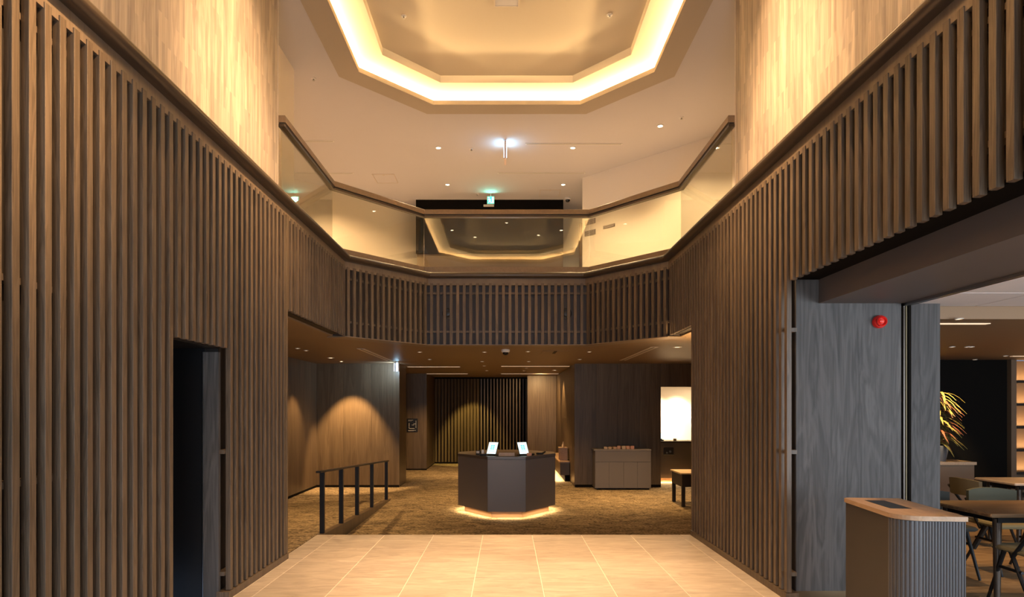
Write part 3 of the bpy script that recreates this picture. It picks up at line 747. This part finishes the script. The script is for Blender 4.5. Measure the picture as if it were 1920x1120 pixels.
MB().box(3.225, 3.245, -3.2, 5.4, 2.375, 2.41).box(3.295, 3.305, -3.2, 5.4, 2.385, 2.41).build('door_track', metal_m, beam)
MB().box(3.245, 3.295, -3.2, 5.4, 2.40, 2.41).build('track_groove', black_m, beam)
struct(MB().box(2.36, 3.5, YP+.1, 7.83, 0, 2.6).build('wall_right_core', dark_core))
# red alarm
al = empty('fire_alarm_lamp', (3.02, YP-.0, 2.246))
MB().lathe([(0, 0), (.052, 0), (.052, .03), (.046, .038), (0, .038)], axis='Y', n=24).build('base', red_m, al, smooth=True)
MB().lathe([(.024, .03), (.044, .038), (.042, .056), (.034, .064), (.026, .056), (.024, .045)], axis='Y', n=24).build('ring', red_m, al, smooth=True)
MB().lathe([(0, .03), (.020, .038), (.018, .056), (.008, .062), (0, .062)], axis='Y', n=16).build('lens', plain('red_lens', (.9, .06, .04), .15), al, smooth=True)
tag(al, 'round red fire alarm on the grey oak wall panel', 'alarm')

# ------------------------------------------------------------------ lounge beyond the opening
struct(MB().box(2.40, 9.3, -3.2, 5.2, -.2, -.012).box(3.5, 9.3, 5.2, 9.84, -.2, -.012).build('floor_lounge', dark_core))
pk = MB(); yy = -1.0; r_ = 0
while yy < 9.6:
    xx = 2.42 - (r_ % 3)*.5
    while xx < 9.2:
        a, b = max(xx, 2.41), min(xx+1.5, 9.3)
        if yy > 5.0 and a < 3.5: a = 3.5
        if b-a > .1: pk.box(a+.001, b-.001, yy+.001, yy+.149, -.012, 0)
        xx += 1.5
    yy += .15; r_ += 1
pk.v = [(a, b, c-.001) for a, b, c in pk.v]; pko = pk.build('floor_planks', plank_m); pko['kind'] = 'stuff'; tag(pko, 'brown wood plank flooring of the lounge', 'flooring', kind='stuff')
ZD = 2.295
lc = struct(MB().box(3.25, 9.4, -3.2, 5.38, 2.41, 2.6).build('ceiling_lounge_front', plain('lounge_white_ceiling', (.82, .74, .69), .8)))
for i in range(9):
    for j in range(3):
        pass
tl = MB().box(3.25, 9.4, 5.38, 9.9, ZD, 2.6)
lc2 = struct(tl.build('ceiling_lounge', plain('lounge_brown_ceiling', (.26, .15, .07), .6)))
# square ceiling panels of the white part
for i in range(6):
    for j in range(5):
        MB().cbox(3.31+i*.62, 3.31+i*.62+.61, 2.27+j*.62, 2.27+j*.62+.61, 2.40, 2.412, .004).build('ceiling_tile', MATS['lounge_white_ceiling'], lc)
struct(MB().box(3.4, 7.7, 9.85, 10.0, 0, ZD).box(3.40, 3.55, 5.26, 9.9, 0, ZD).box(9.3, 9.45, -3.2, 10.0, 0, 2.6).build('wall_lounge', blackw_m))
shf = empty('shelving_unit', (8.5, 9.85, 0))
MB().box(-.78, -.70, -.06, .3, 0, ZD).build('side_panel', shelfw_m, shf); MB().box(.70, .78, -.06, .3, 0, ZD).build('side_panel', shelfw_m, shf)
MB().box(-.70, .70, .26, .3, 0, ZD).build('back_panel', shelfw_m, shf)
for i in range(7):
    z = .20 + i*.352
    if z < ZD: MB().box(-.70, .70, -.03, .26, z-.02, z+.02).build('shelf', dark_seat, shf)
tag(shf, 'tall dark shelving unit with lit shelves against the black lounge wall', 'shelves')
for i in range(2, 7):
    z = .20+(i-1)*.352
    if i > 1: light_strip('shelf_led', (7.85, 9.98, z+.03), (9.15, 9.98, z+.03), (0, .6, 1), .012, 1.6, WARM2)
cbx = empty('sideboard', (5.75, 9.0, 0))
MB().box(-.68, .68, -.2, .25, .05, .77).build('body', shelfw_m, cbx); MB().box(-.70, .70, -.22, .27, .77, .81).build('top', oak_m, cbx)
for s in (0, 1): MB().box(-.67+s*.675, -.005+s*.675, -.213, -.2, .07, .75).build('door', shelfw_m, cbx)
MB().box(-.64, .64, -.16, .2, 0, .05).build('plinth', black_m, cbx)
tag(cbx, 'brown wooden sideboard below the spiky plant at the black lounge wall', 'sideboard')
# plant
pt = empty('potted_plant', (6.02, 8.95, .81))
MB().lathe([(0, 0), (.10, 0), (.14, .20), (.13, .22), (0, .19)], n=18).build('pot', pot_m, pt, smooth=True)
MB().bar((0, 0, .15), (.02, 0, .75), .018, .012).build('stem', shelfw_m, pt)
for mi, (mat, nn) in enumerate(((leaf_m, 130), (leaf_r, 60))):
    for i in range(nn):
        lf = MB(); base = Vector((.02*random.random(), 0, random.uniform(.25, .95)))
        a = random.uniform(0, 2*PI); L = random.uniform(.20, .34); up = random.uniform(.1, .9)
        d = Vector((math.cos(a), math.sin(a), 0)); side = Vector((-d.y, d.x, 0))
        pts = []
        for s in range(6):
            t = s/5; p = base + d*(L*t) + Vector((0, 0, L*(up*t - (.65+up*.5)*t*t)))
            wdt = .019*math.sin(PI*min(.98, .15+t*.85))+.001
            pts.append((p, wdt))
        for p, wdt in pts: lf.v += [tuple(p-side*wdt), tuple(p+Vector((0, 0, .004))), tuple(p+side*wdt)]
        for s in range(5):
            k = s*3; lf.f += [(k, k+1, k+4, k+3), (k+1, k+2, k+5, k+4)]
        lf.build('leaf', mat, pt)
tag(pt, 'spiky potted plant lit gold on the sideboard against the black wall', 'plant')
light_spot('plant_spot', (5.75, 8.2, ZD-.03), (6.0, 9.0, 1.5), 50, 95, (1, .70, .32))
# tables
def table(name, cx, cy, w_, d_, top, label, legs):
    t = empty(name, (cx, cy, 0))
    MB().cbox(-w_/2, w_/2, -d_/2, d_/2, .69, .72, .008).build('tabletop', top, t)
    MB().box(-w_/2+.1, w_/2-.1, -d_/2+.06, d_/2-.06, .64, .69).build('apron', steel_m, t)
    for lx in (-w_/2+legs, w_/2-legs):
        for ly in (-d_/2+legs*.8, d_/2-legs*.8): MB().bar((lx, ly, 0), (lx, ly, .67), .022, .032, 14).build('leg', rail_m, t, smooth=True)
    tag(t, label, 'table')
table('dining_table', 4.87, 5.36, 2.2, .76, table_m, 'brown wood dining table beside the grey fluted bin', .12)
table('dining_table', 6.55, 7.36, 1.9, .62, pale_table, 'pale topped table farther back in the lounge', .12)
def chair(x, y, rz, back, seatm, label):
    c = empty('dining_chair', (x, y, 0), rz)        # faces +Y, back at -Y
    s = MB().cbox(-.235, .235, -.22, .22, .43, .47, .015).build('seat', seatm, c)
    # curved backrest
    b = MB(); n = 9
    for i in range(n):
        t = -1+2*i/(n-1); xx_ = .235*t; yy_ = -.27+.075*t*t; z0, z1 = .57, .76-.02*t*t
        b.v += [(xx_, yy_, z0), (xx_, yy_-.012, z1), (xx_, yy_+.028, z1), (xx_, yy_+.03, z0)]
    for i in range(n-1):
        for j in range(4): b.f.append((4*i+j, 4*i+(j+1) % 4, 4*i+4+(j+1) % 4, 4*i+4+j))
    b.f += [(0, 1, 2, 3), tuple(4*(n-1)+j for j in (3, 2, 1, 0))]
    b.build('backrest', back, c, smooth=True)
    for sx in (-1, 1):
        MB().bar((sx*.21, .08, .44), (sx*.225, .24, 0), .018, .012).build('leg', steel_m, c, smooth=True)
        MB().bar((sx*.225, -.22, .66), (sx*.23, -.02, .40), .014, .016).build('back_post', steel_m, c, smooth=True)
        MB().bar((sx*.21, .02, .44), (sx*.235, -.25, 0), .018, .012).build('leg', steel_m, c, smooth=True)
        MB().bar((sx*.215, .14, .30), (sx*.215, -.10, .30), .012).build('stretcher', steel_m, c, smooth=True)
    tag(c, label, 'chair', 'lounge chairs')
chair(4.10, 4.92, 0, fabric_d, seatf_m, 'olive-seated chair on the bin side of the brown dining table')
chair(4.76, 6.10, PI, fabric_m, seatf_m, 'grey-green upholstered chair behind the brown dining table')
chair(4.02, 5.98, PI, fabric_d, fabric_d, 'dark chair behind the brown table, half hidden by the sliding panel')
chair(5.38, 7.25, -PI/2, plain('dark_olive_fabric', (.085, .066, .035), .85), fabric_d, 'dark olive chair at the end of the pale table')
chair(5.98, 6.85, 0, fabric_d, fabric_d, 'dark chair with its curved back towards the brown table')
for (lx, ly, pw) in ((4.4, 6.6, 38), (6.0, 6.2, 30), (5.0, 8.3, 22), (7.2, 7.4, 50)):
    light_spot('lounge_spot', (lx, ly, ZD-.03), (lx, ly, 0), 95, pw, WARM2)
# waste bin with fluted front
bi = empty('waste_bin', (2.575, 4.20, 0), R(-6))
def binplan(w_, d_, r, n=10, ins=0):
    x0, x1, y0, y1 = -w_/2+ins, w_/2-ins, -d_/2+ins, d_/2-ins; rr = r-ins
    pts = [(x1, y0), (x1, y1), (x0+.03, y1), (x0, y1-.03)]
    for i in range(n+1):
        a = PI + (PI/2)*i/n; pts.append((x0+rr+rr*math.cos(a), y0+rr+rr*math.sin(a)))
    return pts
bx = binplan(.39, .80, .14, 10)
MB().prism(binplan(.39, .80, .14, 10, .008), .0, .872).build('body', binside_m, bi, smooth=True)
tp = MB(); P = bx; hole = [(-.07, -.13), (.12, -.13), (.12, .31), (-.07, .31)]
tpo = MB().prism(bx, .872, .90).build('lid', oak_m, bi)
MB().box(-.10, .03, -.10, .27, .9002, .9012).build('slot', black_m, bi)
fl = MB(); xx = -.195+.15
# flutes across the front and round the corner
segp = []
n = 9
for i in range(n+1):
    a = PI + (PI/2)*i/n; segp.append(Vector((-.195+.14+.134*math.cos(a), -.40+.14+.134*math.sin(a))))
x_ = -.055
while x_ < .185: x_ += .0165; segp.append(Vector((min(x_, .187), -.394)))
for a, b in zip(segp[:-1], segp[1:]):
    L = (b-a).length
    if L < .006: continue
    u_ = (b-a)/L; nn = Vector((u_.y, -u_.x)); k = len(fl.v)
    prof = [a+u_*.001, a+u_*(L*.25)+nn*.0025, a+u_*(L*.5)+nn*.0035, a+u_*(L*.75)+nn*.0025, b-u_*.001]
    fl.prism([(p.x, p.y) for p in prof], .01, .868)
flo = fl.build('fluting', plain('flute_laminate', (.085, .085, .09), .4), bi); flo['kind'] = 'stuff'
tag(bi, 'grey waste bin with fluted front and light oak lid at the lounge opening', 'bin')

# ------------------------------------------------------------------ ceiling fittings
def downlight(x, y, z, r, mat, label, group, cat='light', trim=white_m):
    d = empty('ceiling_downlight', (x, y, z))
    MB().lathe([(r*.72, -.001), (r, -.003), (r, -.008), (r*.75, -.010), (r*.72, -.004)], n=18).build('trim_ring', trim, d, smooth=True)
    MB().lathe([(0, -.002), (r*.72, -.002), (r*.6, -.006), (0, -.006)], n=18).build('lens', mat, d, smooth=True)
    tag(d, label, cat, group)
    return d
up = [(822, 277, 'glowing downlight in the pale upper ceiling, nearer pair, by the left hatch'), (1074, 277, 'glowing downlight in the pale upper ceiling, just behind the longer slot diffuser'),
      (839, 346, 'glowing downlight in the pale upper ceiling, farther pair, above the green exit sign side'), (1056, 346, 'glowing downlight in the pale upper ceiling, nearest the upper security camera'),
      (1238, 236, 'brightest downlight in the pale upper ceiling, alone towards the right cream wall')]
for i, (px, py, lb) in enumerate(up):
    Y = 4.655*1200/(767-py); X = (px-950)*Y/1200
    downlight(X, Y, ZC, .055, lens_m, lb, 'downlights in the pale upper ceiling')
    light_spot('upper_spot', (X, Y, ZC-.03), (X, Y, 0), 120, 95, (1, .70, .40))
for X, Y, lb, pw in ((-4.6, 9.6, 'nearer one over the left gallery', 230), (-3.9, 11.6, 'farther one over the left gallery', 240), (4.3, 7.6, 'nearer one over the right gallery', 150), (3.6, 9.3, 'farther one over the right gallery', 150)):  # lamps added out of view to brighten the gallery ceiling and cream walls
    downlight(X, Y, ZC, .055, lens_m, 'added unseen downlight, ' + lb, 'downlights in the pale upper ceiling')
    light_spot('gallery_fill_spot', (X, Y, ZC-.03), (-2.95, 13.9, 4.0) if Y > 11 else (X, Y, 0), 62 if Y > 11 else 130, pw, (1, .63, .34), .8)
for i, (x, y, tx, ty, tz, ang, pw) in enumerate(ASSUMED_COFFER_SPOTS):  # assumed lamps, out of view, placed to light walls and floor
    lb = ['assumed coffer downlight', ][0]
    row = ['over the left wood wall, farther', 'over the right wood wall, farther', 'over the left wood wall, nearer', 'over the right wood wall, nearer', 'centre pair, left', 'centre pair, right', 'centre, nearest the entrance', 'aimed across at the left wall, farther', 'aimed across at the right wall, farther', 'aimed across at the left wall, nearer', 'aimed across at the right wall, nearer'][i]
    downlight(x, y, 6.446, .06, lens_m, 'assumed unseen recessed downlight in the coffer, ' + row, 'assumed downlights in the coffer')
    light_spot('assumed_coffer_spot', (x, y, 6.41), (tx, ty, tz), ang, pw, (1, .60, .29), 1.0)
# sprinklers
def sprinkler(x, y, z, label):
    s = empty('sprinkler', (x, y, z))
    MB().lathe([(0, 0), (.035, 0), (.035, -.006), (.02, -.010), (0, -.010)], n=14).build('escutcheon', white_m, s, smooth=True)
    MB().lathe([(0, -.01), (.008, -.01), (.008, -.028), (.018, -.030), (.018, -.034), (0, -.034)], n=12).build('nozzle', metal_m, s, smooth=True)
    tag(s, label, 'sprinkler', 'ceiling sprinklers')
for px, py, zz, lb in ((884, 279, 4.655, 'ceiling sprinkler between the left downlight and the emergency sign'), (895, 364, 4.655, 'ceiling sprinkler beside the green exit sign'), (588, 147, 4.655, 'ceiling sprinkler near the left cream wall'),
                       (1278, 220, 4.655, 'ceiling sprinkler beside the brightest downlight'), (757, 30, 4.906, 'sprinkler in the coffer, left of its access panel'), (1143, 28, 4.906, 'sprinkler in the coffer, right of its access panel')):
    Y = zz*1200/(767-py); sprinkler((px-950)*Y/1200, Y, 1.54+zz, lb)
def slotd(x0, x1, y0, y1, z, mat, label, cat='vent', group='linear slots in the upper ceiling'):
    s = empty('slot_diffuser', ((x0+x1)/2, (y0+y1)/2, z)); a, b = (x1-x0)/2, (y1-y0)/2
    MB().box(-a, a, -b, b, -.008, -.002).build('frame', mat, s)
    if a > b: MB().box(-a+.02, a-.02, -b*.12, b*.12, -.010, -.0078).build('slot', dark_core if mat is not slot_glow else slot_glow, s)
    else: MB().box(-a*.12, a*.12, -b+.02, b-.02, -.010, -.0078).build('slot', dark_core if mat is not slot_glow else slot_glow, s)
    tag(s, label, cat, group)
slotd(.33, 2.03, 11.20, 11.27, ZC, white_m, 'white linear slot diffuser beside the emergency sign, the longest')
slotd(-.18, 1.55, 12.58, 12.65, ZC, white_m, 'white linear slot diffuser nearest the green exit sign')
slotd(-3.75, -3.0, 11.09, 11.15, ZC, white_m, 'short linear slot diffuser over the left handrail, nearer one')
slotd(-4.2, -3.02, 12.6, 12.66, ZC, white_m, 'linear slot diffuser over the left handrail, farther one')
def hatch(x, y, z, a, b, label):
    h_ = empty('access_hatch', (x, y, z))
    MB().box(-a, a, -b, -b+.012, -.007, .0).box(-a, a, b-.012, b, -.007, 0).box(-a, -a+.012, -b+.012, b-.012, -.007, 0).box(a-.012, a, -b+.012, b-.012, -.007, 0).build('frame', lgrey_m, h_)
    MB().box(-a+.014, a-.014, -b+.014, b-.014, -.005, -.001).build('door_panel', ceil_m, h_)
    MB().lathe([(0, -.005), (.02, -.005), (.02, -.009), (0, -.009)], 0, -b+.05, 0, 10).build('latch', lgrey_m, h_)
    tag(h_, label, 'hatch', 'ceiling access hatches')
hatch(-2.45, 12.93, ZC, .22, .25, 'square ceiling hatch between the left handrail and the left downlights')
hatch(.93, 13.8, ZC, .22, .22, 'square ceiling hatch by the upper security camera')
hatch(.0, 7.55, 6.446, .15, .25, 'square access hatch in the middle of the coffer')
def camera_dome(x, y, z, label):
    c = empty('security_camera', (x, y, z))
    MB().lathe([(0, 0), (.07, 0), (.075, -.03), (.06, -.05), (0, -.05)], n=20).build('housing', white_m, c, smooth=True)
    MB().lathe([(0, -.04), (.052, -.045), (.050, -.07), (.035, -.09), (.015, -.098), (0, -.10)], n=20).build('dome', dome_m, c, smooth=True)
    tag(c, label, 'camera')
camera_dome(1.345, 14.1, ZC, 'dome security camera on the pale upper ceiling')
camera_dome(-.02, 11.0, ZS, 'dome security camera under the balcony above the kiosk')
# upper emergency sign seen edge-on
sg = empty('emergency_sign', (-.025, 11.2, ZC))
MB().box(-.008, .008, -.10, .10, -.02, 0).build('mount', signside_m, sg)
MB().cbox(-.019, .019, -.15, .15, -.33, -.02, .003).build('housing', signside_m, sg)
for s in (-1, 1): MB().box(s*.0192, s*.026, -.14, .14, -.20, -.03).build('lit_face', signw_m, sg)
tag(sg, 'glowing white emergency sign seen edge-on under the upper ceiling', 'sign')
# green exit sign
ex = empty('exit_sign', (-.345, 13.85, ZC))
MB().box(-.01, .01, -.01, .01, -.06, 0).build('rod', white_m, ex)
MB().cbox(-.078, .078, -.02, .02, -.225, -.06, .003).build('housing', white_m, ex)
f_ = MB().box(-.073, .073, -.024, -.0205, -.22, -.065).build('lit_face', green_m, ex)
g = MB().box(.028, .062, -.027, -.0245, -.205, -.08).box(-.058, -.024, -.027, -.0245, -.100, -.082)
g.bar((-.03, -.026, -.12), (-.015, -.026, -.165), .012, .011, 6).bar((-.015, -.026, -.165), (.012, -.026, -.205), .008, .007, 6).bar((-.02, -.026, -.165), (-.05, -.026, -.195), .008, .007, 6).bar((-.03, -.026, -.12), (.0, -.026, -.14), .006, .006, 6).bar((-.035, -.026, -.12), (-.058, -.026, -.145), .006, .006, 6)
g.build('running_figure', greenw_m, ex)
MB().box(-.155, .07, -.02, .02, -.275, -.237).build('lower_plate', lgrey_m, ex)
tag(ex, 'green exit sign with running figure under the upper ceiling', 'sign')
light_area('exit_glow', (-.345, 13.80, ZC-.14), (-.345, 12.8, ZC), .12, .12, .5, (.15, 1, .75))
# wall plates on the right cream wall
wn = Vector((-.7071, -.7071)); wu = Vector((.7071, -.7071))
def wplate(t, z, w_, h_, label, nslot=4):
    c = Vector((1.525, 12.9)) + wu*t + wn*.006
    p = empty('wall_plate', (c.x, c.y, z), R(-45))
    MB().box(-w_/2, w_/2, -.006, .006, -h_/2, h_/2).build('plate', plain('plate_grey', (.24, .20, .18), .5) if 'plate_grey' not in MATS else MATS['plate_grey'], p)
    g = MB()
    for i in range(nslot): g.box(-w_/2+.02, w_/2-.02, -.010, -.0065, -h_/2+h_*(i+.5)/nslot-.003, -h_/2+h_*(i+.5)/nslot+.003)
    g.build('louvre', lgrey_m, p)
    tag(p, label, 'plate', 'grey plates on the upper cream wall')
wplate(.20, 5.27, .26, .10, 'grey plate on the cream wall behind the glass, upper of the stacked two')
wplate(.20, 5.05, .26, .10, 'grey plate on the cream wall behind the glass, lower of the stacked two')
wplate(.66, 5.09, .27, .055, 'thin grey plate on the cream wall, apart from the stacked two', 2)

# lower ceiling fittings
def P(px, py, dz_=1.02): Y = dz_*1200/(767-py); return ((px-950)*Y/1200, Y)
lows = [(558, 653, 0), (574, 657, 0), (620, 671, 1), (640, 677.5, 2), (787, 660, 0), (908.6, 660, 0), (990, 659, 0), (805.7, 673.7, 0), (904, 677.7, 0), (991, 677.7, 0),
        (908, 686, 0), (987, 690, 0), (912.7, 695, 0), (982.6, 695, 0), (1105, 659.6, 0), (1087, 673.7, 0), (1040, 694, 1), (1270, 650.6, 1)]
wh = ['by the left slat wall, nearest the hall', 'by the left slat wall, second from the hall', 'in front of the left lobby wall, larger', 'washing the left lobby wall, brightly lit', 'behind the left end of the slatted balcony front',
      'under the centre of the balcony, left of the dome camera', 'under the centre of the balcony, right of the dome camera', 'between the left slot and the centre', 'in the second centre row, left of the pair', 'in the second centre row, right of the pair',
      'in the third centre row, left', 'in the third centre row, right', 'in the last centre row, left', 'in the last centre row, right', 'in front of the dark right wall, nearer', 'in front of the dark right wall, farther', 'near the lit side wall behind the kiosk', 'near the right slat wall, large and bright']
for (px, py, kd), lb in zip(lows, wh):
    x, y = P(px, py)
    downlight(x, y, ZS, .075 if kd == 1 else .045, (lens_dim, lens_low, lens_m)[kd], 'ceiling spotlight under the balcony, ' + lb, 'lamps in the lobby ceiling', trim=lgrey_m)
light_spot('wash_spot', (-3.42, 13.66, ZS-.03), (-3.5, 14.4, .3), 62, 220, WARM2, .5)
light_spot('wash_spot', (-3.55, 12.75, ZS-.03), (-4.25, 12.9, .3), 58, 75, WARM2, .5)
light_spot('screen_spot', (-1.0, 19.5, ZS-.03), (-1.1, 20.7, .3), 60, 120, (1, .72, .20), .5)
light_spot('wash_spot', (1.0, 18.2, ZS-.03), (1.0, 19.75, 1.0), 120, 75, WARM2, 1.0)
light_spot('lobby_spot', (-1.2, 12.4, ZS-.03), (-1.2, 12.4, ZL), 110, 120, WARM2, .9)
light_spot('lobby_spot', (1.3, 12.4, ZS-.03), (1.3, 12.4, ZL), 110, 120, WARM2, .9)
light_spot('lobby_spot', (.0, 16.0, ZS-.03), (0, 16.0, ZL), 110, 130, WARM2, .9)
light_spot('lobby_spot', (3.1, 12.6, ZS-.03), (3.1, 12.6, ZL), 90, 120, WARM2, .9)
light_spot('lobby_spot', (-1.6, 16.9, ZS-.03), (-2.2, 17.8, ZL), 90, 120, WARM2, .9)
light_spot('lobby_spot', (-3.4, 9.6, ZS-.03), (-3.2, 9.6, ZL), 110, 100, WARM2, .9)
gl = 'linear slots in the lobby ceiling'
slotd(-2.53, -2.40, 10.8, 13.5, ZS, lgrey_m, 'linear slot running away from the hall towards the lower emergency sign', 'vent', gl)
slotd(2.36, 2.49, 10.5, 13.4, ZS, lgrey_m, 'linear slot running away from the hall over the grey cabinet', 'vent', gl)
slotd(-2.40, -1.13, 15.45, 15.55, ZS, slot_glow, 'glowing linear lamp left of the kiosk, nearer row', 'light', gl)
slotd(-2.47, -1.13, 18.5, 18.6, ZS, slot_glow, 'glowing linear lamp in front of the slatted screen, left', 'light', gl)
slotd(-.13, 1.50, 15.25, 15.35, ZS, slot_glow, 'glowing linear lamp behind the kiosk, nearer row', 'light', gl)
slotd(-.16, 1.50, 18.5, 18.6, ZS, slot_glow, 'glowing linear lamp in front of the slatted screen, right', 'light', gl)
slotd(.63, 1.09, 11.2, 11.75, ZS, soff_m, 'brown rectangular ceiling vent beside the lower dome camera', 'vent', gl)
slotd(3.5, 4.25, 5.62, 5.68, ZD, slot_glow, 'glowing linear lamp in the brown lounge ceiling near the opening', 'light', 'lounge ceiling lamps')
slotd(7.2, 8.9, 9.1, 9.16, ZD, slot_glow, 'glowing linear lamp in front of the shelving unit', 'light', 'lounge ceiling lamps')
for px, py, lb in ((1798, 597, 'lounge ceiling lamp just behind the drop in the ceiling'), (1785, 650, 'lounge ceiling lamp, single one farther back'), (1814, 650, 'lounge ceiling lamp, twin one farther back, left half'), (1821, 650, 'lounge ceiling lamp, twin one farther back, right half'), (1828, 674, 'lounge ceiling lamp nearest the black wall'), (1885, 667, 'lounge ceiling lamp near the shelving unit')):
    x, y = P(px, py, .755); downlight(x, y, ZD, .035, lens_low, lb, 'lamps in the lounge ceiling', trim=lgrey_m)
# lower emergency sign
s2 = empty('emergency_sign', (-2.36, 13.75, ZS), R(-12))
MB().box(-.03, .03, -.02, .02, -.03, 0).build('mount', white_m, s2)
MB().cbox(-.045, .045, -.03, .03, -.22, -.03, .004).build('housing', signside_m, s2)
MB().box(-.005, .042, -.036, -.031, -.215, -.035).build('lit_face', signw_m, s2)
MB().box(-.052, -.046, -.025, .025, -.21, -.04).build('side_face', signw_m, s2)
tag(s2, 'glowing white emergency sign under the balcony at the corner of the left lobby wall', 'sign')
light_area('sign_glow', (-2.46, 13.95, ZS-.12), (-2.9, 14.45, ZS-.25), .1, .15, 3.0, (.55, .78, 1))
